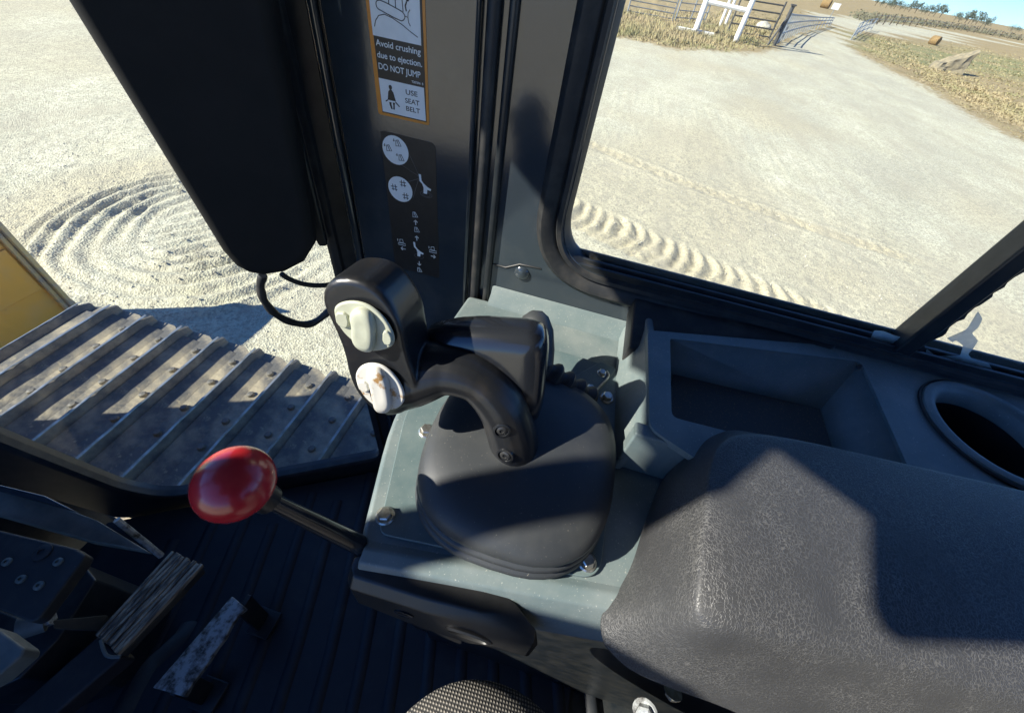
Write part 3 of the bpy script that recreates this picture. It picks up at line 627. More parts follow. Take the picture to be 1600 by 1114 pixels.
# door with its cut-away glass, ahead of the pillar
D0 = V(.55, .40, 0); DD = V(-.51, .86, 0).normalized(); DN = V(.86, .51, 0).normalized()
def dp(s, z, o=0.): return D0+DD*s+DN*o+V(0, 0, z)
def dpx(p, o=0.): return pp(p, D0+DN*o, DN)
door = thing('cab_door', (.55, .40, EYE-1.31), 'angled front door with black frame and large cut-away glass', 'door')
hole = roundpoly([dp(.034, .43), dp(.034, -1.222), dp(.635, -1.236), dp(.702, -1.15), dp(.775, -.868), dp(.91, -.3), dp(.93, .43)], [.05, .04, .11, .06, .1, .1, .05], 7)
outer = [dp(-.035, .5), dp(-.035, -1.33), dp(.70, -1.36), dp(.79, -1.30), dp(.885, -1.0), dp(1.0, -.35), dp(1.0, .5)]
mb = MB(); mb.holes(outer, [hole], DN*.03); mb.build('door_frame', 'frame', door, ang=30)
n = len(hole); cen = dp(.45, -.4); k = 6; prof = [(-.006, .012), (-.006, -.004), (.0, -.008), (.010, -.008), (.014, -.002), (.014, .001)]; rr_ = []
for i in range(n):
    tg = (hole[(i+1) % n]-hole[i-1]).normalized(); nn = DN.cross(tg).normalized()
    if nn.dot(hole[i]-cen) < 0: nn = -nn
    rr_.append([hole[i]+nn*a+DN*d for a, d in prof])
mb = MB(); mb.add([q for r_ in rr_ for q in r_], [(i*k+j, i*k+(j+1) % k, ((i+1) % n)*k+(j+1) % k, ((i+1) % n)*k+j) for i in range(n) for j in range(k)]); mb.build('door_seal', 'rubber', door, ang=50)
mb = MB(); mb.prism([q+(q-cen).normalized()*.008+DN*.012 for q in hole], DN*.004); mb.build('pane', 'glass', door, smooth=False)
mb = MB(); mb.tube([dp(-.012, -1.25, -.012), dp(-.012, .5, -.012)], .008, 10); mb.build('hinge_edge', 'paint', door)
# rest of the shell: roof, windscreen pillars, walls that keep the sun off the floor
roof = [(.64, 1.0), (-.17, 1.0), (-.19, .95), (-.31, .95), (-.33, 1.0), (-.42, 1.0), (-.369, .893), (-.294, .828), (-.253, .779), (-.312, .684), (-.395, .714), (-.412, .712), (-.419, .70), (-.387, .58), (-.387, .30), (-.95, .25), (-.95, -1.4), (.64, -1.4)]  # edges and notches shaped to throw the sun patches on console and armrest
mb = MB(); mb.prism([V(x, y, .51) for x, y in roof], (0, 0, .06)); mb.build('roof', 'liner', cab, smooth=False)
mb = MB(); mb.tube([V(-.378, 1.02, .55), V(-.378, 1.03, -.5)], .032, 12); mb.build('windscreen_pillar', 'frame', cab)
mb = MB(); mb.box((-.635, 1.25, .485), (-.528, 1.42, .525)); mb.build('sun_blocker', 'frame', cab, bevel=.02)  # added block out of view, keeps the sun off the hand guard
mb = MB(); mb.box((-.60, .98, .527), (-.56, 1.30, .545)); mb.build('blocker_bracket', 'frame', cab, bevel=.004)  # added arm tying the sun-blocking block to the roof
mb = MB(); mb.tube([V(.10, 1.14, .55), V(.06, 1.18, -.9)], .03, 12); mb.build('windscreen_pillar', 'frame', cab)
mb = MB(); mb.box((-.95, 1.16, -1.8), (.158, 1.2, -.05)); mb.build('firewall', 'frame', cab, bevel=.01)
mb = MB(); mb.box((-.99, -1.4, -1.36), (-.95, 1.2, -.8)); mb.build('left_wall', 'paint', cab, bevel=.01)
mb = MB(); mb.box((-.99, -1.4, -.799), (-.952, -.35, .52)); mb.build('left_wall_upper', 'liner', cab, bevel=.01)
mb = MB(); mb.box((-.95, -1.44, -1.36), (.6, -1.4, -.25)); mb.build('rear_wall', 'paint', cab, bevel=.01)
mb = MB(); mb.prism([V(.545, .40, -1.345), V(.13, 1.10, -1.345), V(-.95, 1.16, -1.345), V(-.95, -1.4, -1.345), V(.545, -1.4, -1.345)], (0, 0, .03)); mb.build('floor', 'frame', cab, smooth=False)
# ribbed mat
fm = thing('floor_mat', (.1, .5, EYE-1.31), 'black ribbed rubber floor mat under the pedals', 'mat')
mb = MB(); mb.prism([V(.535, .405, -1.31), V(.16, 1.04, -1.31), V(-.5, 1.04, -1.31), V(-.5, -.3, -1.31), V(.535, -.3, -1.31)], (0, 0, .008)); mb.build('sheet', 'mat_floor', fm, smooth=False)
for k in range(15):
    y0 = .92-.088*k; path = []
    for j in range(9):
        x = -.45+.95*j/8; y = y0+.30*(x-.26)+.10*max(0, -x+.05)**1.4
        if x > .53-.593*(y-.43): continue
        path.append(V(x, y, -1.3025))
    if len(path) < 2: continue
    mb = MB(); mb.tube(path, .016, 8, flat=.45, side=(0, 0, 1)); mb.build('rib', 'mat_floor', fm)

# black housing hung beside the door, with two cables
h0 = .112
P = [dpx(p, -h0) for p in [(95, 0), (345, 398), (366, 421), (388, 432), (412, 436), (445, 431), (476, 415), (494, 386), (425, 0)]]
up_l = P[0]+(P[0]-P[1]).normalized()*.35; up_r = P[-1]+(P[-1]-P[-2]).normalized()*.35
mh = thing('monitor_housing', P[4]+V(0, 0, EYE), 'tall matt black housing with rounded end hanging beside the door glass', 'housing')
mb = MB(); mb.prism([up_l]+P+[up_r], DN*.075, taper=.97); mb.build('shell', 'housing', mh, bevel=.016, bseg=4)
mb = MB(); sh = [dpx(p, -.035) for p in [(420, 0), (512, 386), (498, 386), (470, 330), (400, 0)]]; sh = [sh[0]+V(0, 0, .35)]+sh+[sh[-1]+V(0, 0, .35)]
mb.prism(sh, DN*.02); mb.build('mounting_rail', 'frame', mh, bevel=.004)
cp = catmull([dpx((411, 430), -.09), dpx((407, 448), -.09), dpx((413, 470), -.09), dpx((430, 490), -.085), dpx((455, 503), -.075), dpx((485, 506), -.06), dpx((512, 488), -.05), dpx((540, 460), -.03)], 6)
mb = MB(); mb.tube(cp, [.0065+.0006*math.sin(i*.9) for i in range(len(cp))], 10); mb.build('cable', 'rubber', mh)
cp = catmull([dpx((440, 428), -.09), dpx((452, 436), -.085), dpx((475, 444), -.075), dpx((505, 446), -.06), dpx((540, 440), -.03)], 6)
mb = MB(); mb.tube(cp, .0042, 10); mb.build('cable', 'rubber', mh)

# ------------------------------------------------------------------ console
CZ = -.45
con = thing('side_console', (.3, 0, EYE+CZ), 'grey plastic side console with bolted plate, tray and cup holder', 'console')
xe = lambda y: .107-.128*y
top = roundpoly([V(xe(-.2), -.2, CZ-.004), V(.092, .118, CZ-.004), V(.105, .137, CZ-.004), V(.25, .175, CZ-.004), V(.40, .175, CZ-.004), V(.536, .165, CZ-.004), V(.548, -.2, CZ-.004)], [.0, .012, .012, .05, .03, 0, 0], 4)
mb = MB(); mb.prism(top, (0, 0, -.05)); mb.build('top_panel', 'console', con, bevel=.007, bseg=3)
mb = MB(); prof = [(.006, -.001), (-.008, -.006), (-.016, -.022), (-.026, -.080), (-.018, -.090), (.06, -.090), (.06, -.02)]
mb.rings([[V(xe(y)+a, y, CZ+b) for a, b in prof] for y in (.128, .0, -.12, -.25, -.5, -.95)]); mb.build('skirt', 'console', con, bevel=.003)
mb = MB(); mb.box((.125, .10, -1.30), (.545, -1.0, -.505)); mb.build('pedestal', 'frame', con, bevel=.01)
mb = MB(); pl_ = roundpoly([V(.113, .120, CZ-.003), V(.138, -.1195, CZ-.003), V(.452, -.127, CZ-.003), V(.458, .16, CZ-.003), V(.258, .158, CZ-.003)], [.012, .022, .02, .02, .02], 6)
mb.prism(pl_, (0, 0, .005)); plate = mb.build('cover_plate', 'plate', con, bevel=.0012)
for px in [(602, 806), (667, 674), (917, 878), (948, 622)]: hexbolt('bolt', zp(px, CZ+.002), (0, 0, 1), .0078, con)
for px in [(940, 584), (922, 608)]: hexbolt('screw', zp(px, CZ+.004), (0, 0, 1), .0058, con)
mb = MB(); cp = catmull([zp((948, 580), CZ+.006), zp((951, 588), CZ+.007), zp((938, 603), CZ+.007), zp((926, 614), CZ+.007), zp((912, 612), CZ+.006), zp((900, 604), CZ+.005)], 5); mb.tube(cp, .0016, 8); mb.build('wire_clip', 'bolt', con)
mb = MB(); br = roundpoly([zp(p, CZ+.0025) for p in [(893, 592), (938, 566), (962, 578), (952, 592), (925, 624), (900, 618)]], .006, 3); mb.prism(br, (0, 0, .0025)); mb.build('bracket', 'plate', con, bevel=.0008)
# deck with tray and cup holder
DZ = -.37
dk = roundpoly([V(.292, -.140, DZ), V(.468, -.134, DZ), V(.549, -.42, DZ), V(.549, -1.0, DZ), V(.22, -1.0, DZ), V(.22, -.30, DZ)], [.012, .012, .03, 0, 0, 0], 4)
th_ = roundpoly([V(.463, -.168, DZ), V(.530, -.462, DZ), V(.33, -.453, DZ), V(.318, -.167, DZ)], [.004, .012, .012, .01], 4)
cc = V(.447, -.607, DZ); cring = [cc+V(math.cos(a)*.079, math.sin(a)*.079, 0) for a in [2*math.pi*k/40 for k in range(40)]]
mb = MB(); mb.holes(dk, [th_, cring], (0, 0, -.010)); deck = mb.build('deck', 'console', con, bevel=.003)
mb = MB(); fr = [V(.292, -.141, DZ-.003), V(.468, -.135, DZ-.003), V(.475, -.112, CZ-.002), V(.275, -.122, CZ-.002)]
mb.prism([fr[0], fr[1], V(.549, -.136, DZ-.02), V(.549, -.112, CZ-.002), fr[2], fr[3]], (0, -.012, 0)); mb.build('deck_front', 'console', con, bevel=.004)
mb = MB(); mb.box((.281, -.125, CZ-.003), (.300, -.40, DZ-.004)); mb.build('deck_side', 'console', con, bevel=.003)
bas = [V(.463, -.198, -.44), V(.477, -.435, -.44), V(.345, -.43, -.44), V(.328, -.178, -.44)]; tp4 = [V(.463, -.168, DZ-.001), V(.530, -.462, DZ-.001), V(.33, -.453, DZ-.001), V(.318, -.167, DZ-.001)]
tp4 = [q+(q-V(.42, -.31, DZ-.001)).normalized()*.003 for q in tp4]
mb = MB(); mb.add(tp4+bas, [(0, 1, 5, 4), (1, 2, 6, 5), (2, 3, 7, 6), (3, 0, 4, 7), (4, 5, 6, 7)]); tray = mb.build('tray', 'console', con, recalc=False, ang=20)
md = tray.modifiers.new('thick', 'SOLIDIFY'); md.thickness = .003; md.offset = 0
cb = sum(bas, Vector())/4
mb = MB(); mb.prism([cb+(q-cb)*.97+V(0, 0, .0022) for q in bas], (0, 0, .0015)); mb.build('tray_mat', 'trayfloor', tray, smooth=False)
q = xp((1342, 573), .512); mb = MB(); mb.lathe(q, [(.004, 0), (.004, .002), (.0015, .003)], (-.6, .2, .75), 10); mb.build('tray_screw', 'screw', tray)
mb = MB(); mb.lathe(cc, [(.0785, -.012), (.089, .0005), (.087, .006), (.081, .008), (.074, .006), (.0685, -.001), (.066, -.02), (.058, -.105), (.002, -.108), (.001, -.112), (.062, -.112), (.071, -.02)], (0, 0, 1), 48, True); cup = mb.build('cup_holder', 'console', con, ang=40)
mb = MB(); mb.lathe(cc, [(.0915, .001), (.0915, .0035), (.0895, .0045), (.0885, .002)], (0, 0, 1), 48, True); mb.build('cup_ring', 'rubber', cup)
mb = MB(); mb.lathe(cc+V(0, 0, -.02), [(.0655, 0), (.0575, -.084), (.045, -.086), (.002, -.085), (.002, -.0855), (.0585, -.0865), (.0662, 0)], (0, 0, 1), 40, True); mb.build('cup_liner', 'ink', cup)
# ledge of rubber between deck and window
mb = MB(); mb.prism([V(.455, -.118, -.40), V(.549, -.112, -.372), V(.549, -.43, -.362), V(.535, -.42, -.375)], (0, 0, -.04)); mb.build('ledge_rubber', 'rubber', con, bevel=.005)

# ------------------------------------------------------------------ armrest pad
arm = thing('armrest', (.2, -.4, EYE-.47), 'worn grey vinyl armrest pad with wrinkled grain beside the tray', 'armrest')
S0 = [zp(p, z) for p, z in [((1075, 695), -.44), ((1028, 752), -.44), ((1000, 835), -.445), ((980, 912), -.452), ((928, 962), -.462), ((938, 1012), -.478), ((985, 1048), -.49)]]
S1 = [zp(p, z) for p, z in [((1085, 690), -.40), ((1055, 730), -.39), ((1035, 820), -.385), ((1022, 915), -.39), ((998, 985), -.42), ((1000, 1028), -.452), ((1010, 1060), -.48)]]
S2 = [zp(p, z) for p, z in [((1112, 678), -.36), ((1108, 705), -.338), ((1102, 800), -.332), ((1092, 900), -.333), ((1078, 982), -.352), ((1068, 1030), -.40), ((1062, 1082), -.455)]]
S3 = [zp(p, z) for p, z in [((1150, 657), -.355), ((1150, 672), -.331), ((1160, 790), -.326), ((1150, 905), -.327), ((1140, 990), -.338), ((1130, 1042), -.39), ((1130, 1104), -.452)]]
def arm_sec(y, s=0.):
    xf = .303+.074*(-y-.22); return [V(xf+.006, y, -.365), V(xf, y, -.334), V(xf-.05, y, -.3265), V(.15+s, y, -.328), V(.098+s, y, -.343), V(.075+s, y, -.395), V(.052+s, y, -.455)]
secs = [S0, S1, S2, S3]+[arm_sec(y, s) for y, s in ((-.29, .012), (-.40, .018), (-.55, .02), (-.72, .02), (-.9, .02))]
mb = MB(); K = 7; nS = len(secs); vs_ = [q for s_ in secs for q in s_]
fs_ = [(i*K+j, i*K+j+1, (i+1)*K+j+1, (i+1)*K+j) for i in range(nS-1) for j in range(K-1)]
# closed underside
under = [[s_[0]+V(0, 0, -.03), s_[-1]+V(.01, 0, -.004)] for s_ in secs]; b0 = len(vs_); vs_ += [q for u in under for q in u]
for i in range(nS-1):
    u0, u1 = b0+2*i, b0+2*i+1; w0, w1 = u0+2, u1+2
    fs_ += [(i*K, (i+1)*K, w0, u0), (i*K+K-1, u1, w1, (i+1)*K+K-1), (u0, w0, w1, u1)]
fs_.append(tuple([j for j in range(K)]+[b0+1, b0])); e = (nS-1)*K; fs_.append(tuple([e+j for j in range(K)][::-1]+[b0+2*nS-2, b0+2*nS-1]))
mb.add(vs_, fs_); pad = mb.build('pad', 'vinyl', arm, sub=4)
cr = pad.data.attributes.new('crease_edge', 'FLOAT', 'EDGE')
for e_ in pad.data.edges:
    a_, b_ = sorted(e_.vertices)
    if b_ >= b0: continue
    ia, ja, ib, jb_ = a_//K, a_ % K, b_//K, b_ % K; c_ = 0.
    if ia == ib and ia == 2 and 1 <= min(ja, jb_) <= 3: c_ = .5
    if ia == ib and ia == 0: c_ = .8
    if ja == jb_ == 1 and min(ia, ib) >= 2: c_ = .62
    if ja == jb_ == 4 and min(ia, ib) >= 2: c_ = .35
    if ja == jb_ == 6: c_ = .8
    cr.data[e_.index].value = c_
hexbolt('bolt', zp((1052, 1080), -.484), (-.5, .0, -.8), .0065, arm)
hexbolt('bolt', zp((1008, 1110), -.56), (-.5, .3, .6), .010, arm, 'pedalsteel')

# ------------------------------------------------------------------ black guard under the plate
gd = thing('hand_guard', (.08, .03, EYE-.55), 'black moulded plastic guard with slot below the joystick plate', 'guard')
def gsec(y, xt, xs_, zt, zl, xb): return [V(xt, y, zt), V(xs_+.010, y, zt-.004), V(xs_, y, zt-.016), V(xb, y, zl), V(xb+.010, y, zl-.012), V(xt+.004, y, zl-.004)]
sc_ = [gsec(.136, .088, .070, -.463, -.530, .070), gsec(.128, .092, .062, -.461, -.534, .060), gsec(.05, .100, .064, -.461, -.530, .057), gsec(-.005, .110, .068, -.461, -.520, .057)]
tip = [[zp((806, 942), -.466), zp((800, 958), -.468), zp((790, 982), -.476), zp((778, 1012), -.500), zp((785, 1016), -.512), zp((818, 968), -.50)],
       [zp((838, 983), -.487), zp((838, 992), -.488), zp((836, 1004), -.494), zp((822, 1025), -.515), zp((826, 1026), -.52), zp((842, 1006), -.51)]]
mb = MB(); mb.rings(sc_+tip); gb = mb.build('body', 'guard', gd, bevel=.004, bseg=3)
mb = MB(); c = zp((733, 988), -.497); ex = V(.0, -1, 0); ez = V(.12, 0, 1).normalized(); nn = ex.cross(ez).normalized()
nn = nn if nn.x < 0 else -nn
rim = lambda a, b, h: [c+ex*math.cos(2*math.pi*k/24)*a+ez*math.sin(2*math.pi*k/24)*b+nn*h for k in range(24)]
mb.rings([rim(.026, .0085, -.004), rim(.026, .0085, .003), rim(.022, .006, .0045), rim(.0205, .005, .001)]); mb.build('slot_rim', 'guard', gd)
mb = MB(); mb.rings([rim(.020, .0048, -.002), rim(.019, .0042, .0018)]); mb.build('slot_insert', 'bolt', gd)
c = zp((632, 957), -.497); mb = MB(); mb.rings([rim(.011, .006, -.004), rim(.011, .006, .002), rim(.008, .004, .003)]); mb.build('plug', 'gloss', gd)
mb = MB(); mb.box((.104, .112, -1.0), (.124, .0, -.53)); mb.build('lower_cover', 'guard', gd, bevel=.008)

# ------------------------------------------------------------------ joystick
jb = V(.228, .005, -.385)
joy = thing('joystick', (.235, .0, EYE+CZ), 'black gooseneck joystick with two ivory rocker switches on a rubber boot', 'joystick')
# boot: rounded square dome over three bellows lips
def sq(cx, cy, hx, hy, z, e=3.2, n=48):
    o_ = []
    for k in range(n):
        a = 2*math.pi*k/n; c_, s_ = math.cos(a), math.sin(a); o_.append(V(cx+hx*math.copysign(abs(c_)**(2/e), c_), cy+hy*math.copysign(abs(s_)**(2/e), s_), z))
    return o_
BC = (.237, -.004); rr_ = []
for z, h in [(-.449, .106), (-.4475, .1105), (-.4420, .1130), (-.4365, .1110), (-.4345, .0985), (-.4335, .0980), (-.4320, .1085), (-.4270, .1112), (-.4220, .1092), (-.4200, .0970), (-.4190, .0965), (-.4175, .1072), (-.4125, .1095), (-.4060, .1088), (-.3990, .1050), (-.3925, .0975), (-.3875, .0860), (-.3840, .0710), (-.3820, .055), (-.381, .036)]:
    f_ = max(0, min(1, (z+.405)/.018)); ex = 2.75-.65*f_; cx_ = BC[0]+(jb.x-.004-BC[0])*f_; cy_ = BC[1]+(jb.y-BC[1])*f_
    rr_.append(sq(cx_, cy_, h*(1.10-.10*f_), h*1.015, z, ex))
mb = MB(); mb.rings(rr_); mb.build('boot', 'boot', joy, ang=60)
# head: switch face turned towards the operator
HC = zp((577, 530), -.258); FN = V(-.97, -.07, .22).normalized()
hp = lambda p, o_=0.: pp(p, HC+FN*o_, FN)
zq = lambda L: [(480+x/2.963, 370+y/2.963) for x, y in L]
face = zq([(180, 180), (120, 190), (80, 230), (74, 290), (110, 370), (150, 455), (180, 540), (198, 630), (225, 700), (270, 762), (330, 810), (395, 828), (455, 812), (500, 765), (518, 700), (505, 640), (478, 570), (462, 500), (446, 410), (400, 320), (335, 240), (262, 195)])
F0 = smoothloop([hp(p, -.004) for p in face], 1); fc_ = sum(F0, Vector())/len(F0)
mb = MB()
mb.rings([[fc_+(q-fc_)*k_+FN*h_ for q in F0] for k_, h_ in ((.93, .004), (.985, .0015), (1.0, -.003), (1.0, -.046), (.96, -.053))])
AO = -.037                                     # the neck lies behind the switch face
cl = catmull([hp((612, 585), AO), hp((655, 580), AO), hp((702, 576), AO), hp((748, 592), AO), hp((782, 628), AO), hp((796, 664), AO), hp((804, 696), AO), hp((807, 716), AO)], 5)
rad_ = [.040, .0345, .0255, .0232, .0258, .0268, .0278, .0285]; rads = []
for i in range(len(cl)): u = i/5; k = min(int(u), 6); rads.append(rad_[k]+(rad_[k+1]-rad_[k])*(u-k))
mb.tube(cl, rads, 20, flat=1.18, side=FN)
gob = mb.build('grip', 'grip', joy, remesh=.0016, smit=6)
# palm cap: polished domed half behind the seam
cap = smoothloop([hp(p, AO-.016) for p in [(650, 530), (680, 514), (740, 510), (800, 514), (836, 518), (852, 524), (857, 552), (853, 600), (848, 640), (838, 662), (818, 650), (798, 622), (765, 600), (715, 590), (665, 595)]], 2)
cc_ = sum(cap, Vector())/len(cap)
mb = MB(); mb.rings([[cc_+(q-cc_)*k_+FN*h_ for q in cap] for k_, h_ in ((.5, .013), (.75, .011), (.9, .0065), (.98, .000), (1.0, -.008), (.99, -.022), (.9, -.034), (.7, -.040))]); mb.build('palm_cap', 'gloss', joy, ang=70)
dg_ = bpy.context.evaluated_depsgraph_get(); ge = gob.evaluated_get(dg_); ro = ROOT['joystick']; SCREW = []
for p in ((784, 673), (789, 712)):
    h_, l_, n_, _ = ge.ray_cast(V(0, 0, EYE)-ro, ray(p).normalized()); SCREW.append((l_+ro-V(0, 0, EYE), n_) if h_ else (hp(p, AO), -ray(p).normalized()))
for (px, rr1) in (((784, 673), .0052), ((789, 712), .0056)):
    d = ray(px).normalized()
    c, ax_ = SCREW[0] if px[1] < 690 else SCREW[1]
    mb = MB(); mb.lathe(c, [(rr1*1.75, -.003), (rr1*1.7, .0008), (rr1*1.35, .0012), (rr1*1.25, -.002)], ax_, 20, True); ho = mb.build('screw_well', 'grip', joy)
    mb = MB(); mb.lathe(c, [(rr1, -.003), (rr1, .0002), (rr1*.8, .001), (rr1*.45, .001), (rr1*.42, -.001), (rr1*.1, -.001)], ax_, 18); mb.build('screw', 'screw', ho)
def switch(disc, rocker, keys, mt, lab):
    P = smoothloop([hp(p, .0032) for p in zq(disc)], 2); mb = MB(); mb.prism(P, FN*.0028, taper=.95); o = mb.build('rocker_switch', mt, joy, bevel=.0012, bseg=3); o['label'] = lab
    P = smoothloop([hp(p, .0052) for p in zq(rocker)], 2); mb = MB(); n = len(P); c_ = sum(P, Vector())/n
    lay = [(1.0, 0), (1.0, .004), (.93, .0066), (.72, .0082), (.4, .0078)]; mb.rings([[c_+(q-c_)*f_+FN*h_ for q in P] for f_, h_ in lay]); mb.build('rocker', mt, o, ang=60)
    for kx in keys: P = smoothloop([hp(p, .0055) for p in zq(kx)], 1); mb = MB(); mb.prism(P, FN*.003, taper=.85); mb.build('key', mt, o, bevel=.001)
    return o
switch([(118, 335), (150, 298), (225, 288), (300, 312), (370, 375), (412, 455), (405, 505), (350, 524), (290, 528), (228, 490), (160, 430)],
       [(205, 350), (228, 322), (268, 322), (305, 345), (322, 395), (325, 460), (318, 512), (292, 527), (240, 505), (216, 460), (220, 405)],
       [[(128, 340), (190, 345), (204, 400), (190, 425), (140, 405)], [(352, 425), (380, 430), (402, 470), (390, 505), (350, 490)]], 'switch', 'ivory upper rocker switch')
switch([(220, 650), (238, 598), (290, 575), (360, 588), (425, 650), (460, 725), (448, 775), (398, 803), (330, 790), (262, 735)],
       [(280, 615), (305, 592), (345, 600), (378, 645), (392, 710), (400, 780), (372, 808), (325, 795), (312, 740), (300, 670)],
       [[(228, 660), (280, 665), (298, 715), (248, 712)]], 'switch2', 'white lower rocker switch stained brown')
# smaller lever behind the joystick
kz = zp((832, 498), -.345)
lv = thing('auxiliary_lever', zp((895, 622), CZ)+V(0, 0, EYE), 'short rubber capped lever with corrugated boot behind the joystick', 'lever')
b0_ = zp((920, 628), CZ+.014); b1_ = zp((842, 572), -.392); mb = MB(); rr_ = []; pth = []; rd = []
for k in range(33): u = k/32; pth.append(b0_.lerp(b1_, u)); rd.append(.0195-.003*u+.0038*math.sin(u*4.5*2*math.pi))
mb.tube(pth, rd, 18); mb.build('corrugated_boot', 'boot', lv)
cp = catmull([b1_, zp((843, 560), -.385), zp((836, 530), -.365)], 4); mb = MB(); mb.tube(cp, .008, 10); mb.build('stem', 'screw', lv)
cp = [zp((845, 575), -.39), zp((842, 550), -.378), zp((838, 520), -.36), zp((834, 500), -.348), zp((832, 490), -.342), zp((830.5, 486), -.340)]; mb = MB(); mb.tube(cp, [.017, .0215, .0235, .0205, .0135, .003], 18); mb.build('rubber_cap', 'boot', lv)

# ------------------------------------------------------------------ lever with red knob
kc = ray((367, 755))*.30
tl = thing('throttle_lever', zp((566, 852), -.475)+V(0, 0, EYE), 'slim black lever with glossy red ball knob ahead of the console', 'lever')
e = zp((585, 862), -.485); ax_ = (e-kc).normalized(); mb = MB(); prof = []
for k in range(19): a = math.pi*k/18; prof.append((max(.0004, .0290*math.sin(a)**.96), -.0265*math.cos(a)))
mb.lathe(kc, prof, ax_, 32); mb.build('knob', 'red', tl, ang=80)
mb = MB(); mb.lathe(kc+ax_*.024, [(.0125, 0), (.0115, .012), (.007, .015)], ax_, 16); mb.build('collar', 'grip', tl)
mb = MB(); mb.tube([kc+ax_*.03, kc.lerp(e, .5), e], [.0065, .0085, .0105], 14); mb.build('rod', 'gloss', tl)

# ------------------------------------------------------------------ dash and pedals, in the shade at the front
def slab(name, px, z, th, mt, parent, bevel=.003, tilt=None):
    P = [zp(p, z if not tilt else tilt[i]) for i, p in enumerate(px)]; mb = MB(); mb.prism(P, (0, 0, -th)); return mb.build(name, mt, parent, bevel=bevel)
da = thing('dash_panel', (.0, .8, EYE-1.3), 'dusty grey dash ledge and screwed black plate beside the door', 'dashboard')
slab('ledge', [(-60, 752), (0, 766), (70, 782), (150, 812), (232, 862), (140, 846), (0, 806), (-60, 790)], -.84, .02, 'dashgrey', da, tilt=[-.82, -.83, -.84, -.86, -.90, -.87, -.84, -.83])
slab('lip', [(-60, 742), (0, 757), (70, 774), (122, 800), (70, 786), (0, 768), (-60, 753)], -.83, .012, 'paint', da, .002)
pb = slab('cover', [(-60, 812), (0, 828), (118, 856), (134, 866), (128, 878), (62, 965), (48, 972), (-60, 930)], -.80, .025, 'dashblack', da, .004)
for p in [(67, 863), (12, 878), (92, 878), (34, 905), (62, 915)]:
    mb = MB(); r_ = .013 if p == (67, 863) else .0065; mb.lathe(zp(p, -.80), [(r_, -.001), (r_, .003), (r_*.7, .0045), (r_*.4, .0045), (r_*.35, .002), (r_*.1, .002)], (0, 0, 1), 16); mb.build('screw', 'dashblack' if r_ > .01 else 'dashgrey', pb)
slab('lower_cover', [(-60, 965), (0, 984), (38, 1012), (36, 1022), (-10, 1062), (-60, 1090)], -.70, .03, 'dashgrey', da, .004)
slab('riser', [(-60, 930), (48, 972), (62, 965), (128, 878), (150, 905), (90, 1000), (30, 1060), (-60, 1100)], -.97, .3, 'frame', da, .004)
mb = MB(); mb.tube([zp((182, 812), -.86), zp((252, 868), -.98)], .006, 8); mb.build('rod', 'pedalsteel', da)
mb = MB(); mb.tube([zp((28, 982), -.92), zp((72, 968), -.93)], .019, 14); mb.build('bushing', 'dashgrey', da)
mb = MB(); mb.tube([zp((72, 968), -.93), zp((82, 964), -.93)], .013, 6); mb.build('nut', 'pedalsteel', da)
mb = MB(); mb.tube([zp((98, 895), -.9), zp((128, 870), -.9)], .006, 8); mb.tube([zp((104, 900), -.9), zp((112, 893), -.9)], .011, 6); mb.build('stud', 'pedalsteel', da)
# first pedal: ragged wide tread on an arm
pd = thing('foot_pedal', zp((200, 960), -1.29)+V(0, 0, EYE), 'wide pedal with weathered brown streaked tread beside the dash', 'pedal')
q4 = [zp(p, z) for p, z in [((268, 861), -1.02), ((316, 884), -1.02), ((186, 1020), -.99), ((150, 990), -.99)]]; nrm = (q4[1]-q4[0]).cross(q4[3]-q4[0]).normalized(); nrm = nrm if nrm.z > 0 else -nrm
# tread strips: each splinter of the tread is a strip of its own
ns = 9; rs = random.Random(12)
for k in range(ns):
    u0, u1 = k/ns, (k+1)/ns-.012; a_, b_ = q4[0].lerp(q4[1], u0), q4[0].lerp(q4[1], u1); c_, d_ = q4[3].lerp(q4[2], u1), q4[3].lerp(q4[2], u0)
    j0, j1 = rs.uniform(-.02, .012), rs.uniform(-.012, .02); v_ = (d_-a_); h_ = rs.uniform(-.0015, .003)
    mb = MB(); mb.prism([a_+v_*j0+nrm*h_, b_+v_*j0+nrm*h_, c_+v_*j1+nrm*h_, d_+v_*j1+nrm*h_], -nrm*.012); o = mb.build('tread_strip', 'wood', pd, bevel=.0015)
mb = MB(); mb.prism([q+(-nrm)*.010 for q in q4], -nrm*.022); mb.build('pedal_plate', 'darksteel', pd, bevel=.003)
mb = MB(); mb.prism([q4[3].lerp(q4[2], -.05)-nrm*.012, q4[3].lerp(q4[2], 1.05)-nrm*.012, zp((75, 1125), -1.0), zp((0, 1125), -1.0)], (0, 0, -.05)); mb.build('arm', 'dashblack', pd, bevel=.006)
mb = MB(); cp = catmull([q4[3].lerp(q4[2], .1)+V(-.004, -.012, .003), q4[3].lerp(q4[2], .5)+V(-.014, -.018, .006), q4[3].lerp(q4[2], .95)+V(-.004, -.012, .003)], 5); mb.tube(cp, .0028, 6); mb.build('retaining_clip', 'dashgrey', pd)
mb = MB(); mb.prism([zp(p, z) for p, z in [((82, 968), -.93), ((165, 960), -1.0), ((152, 985), -1.0), ((82, 982), -.94)]], (0, 0, -.012)); mb.build('link', 'darksteel', pd, bevel=.002)
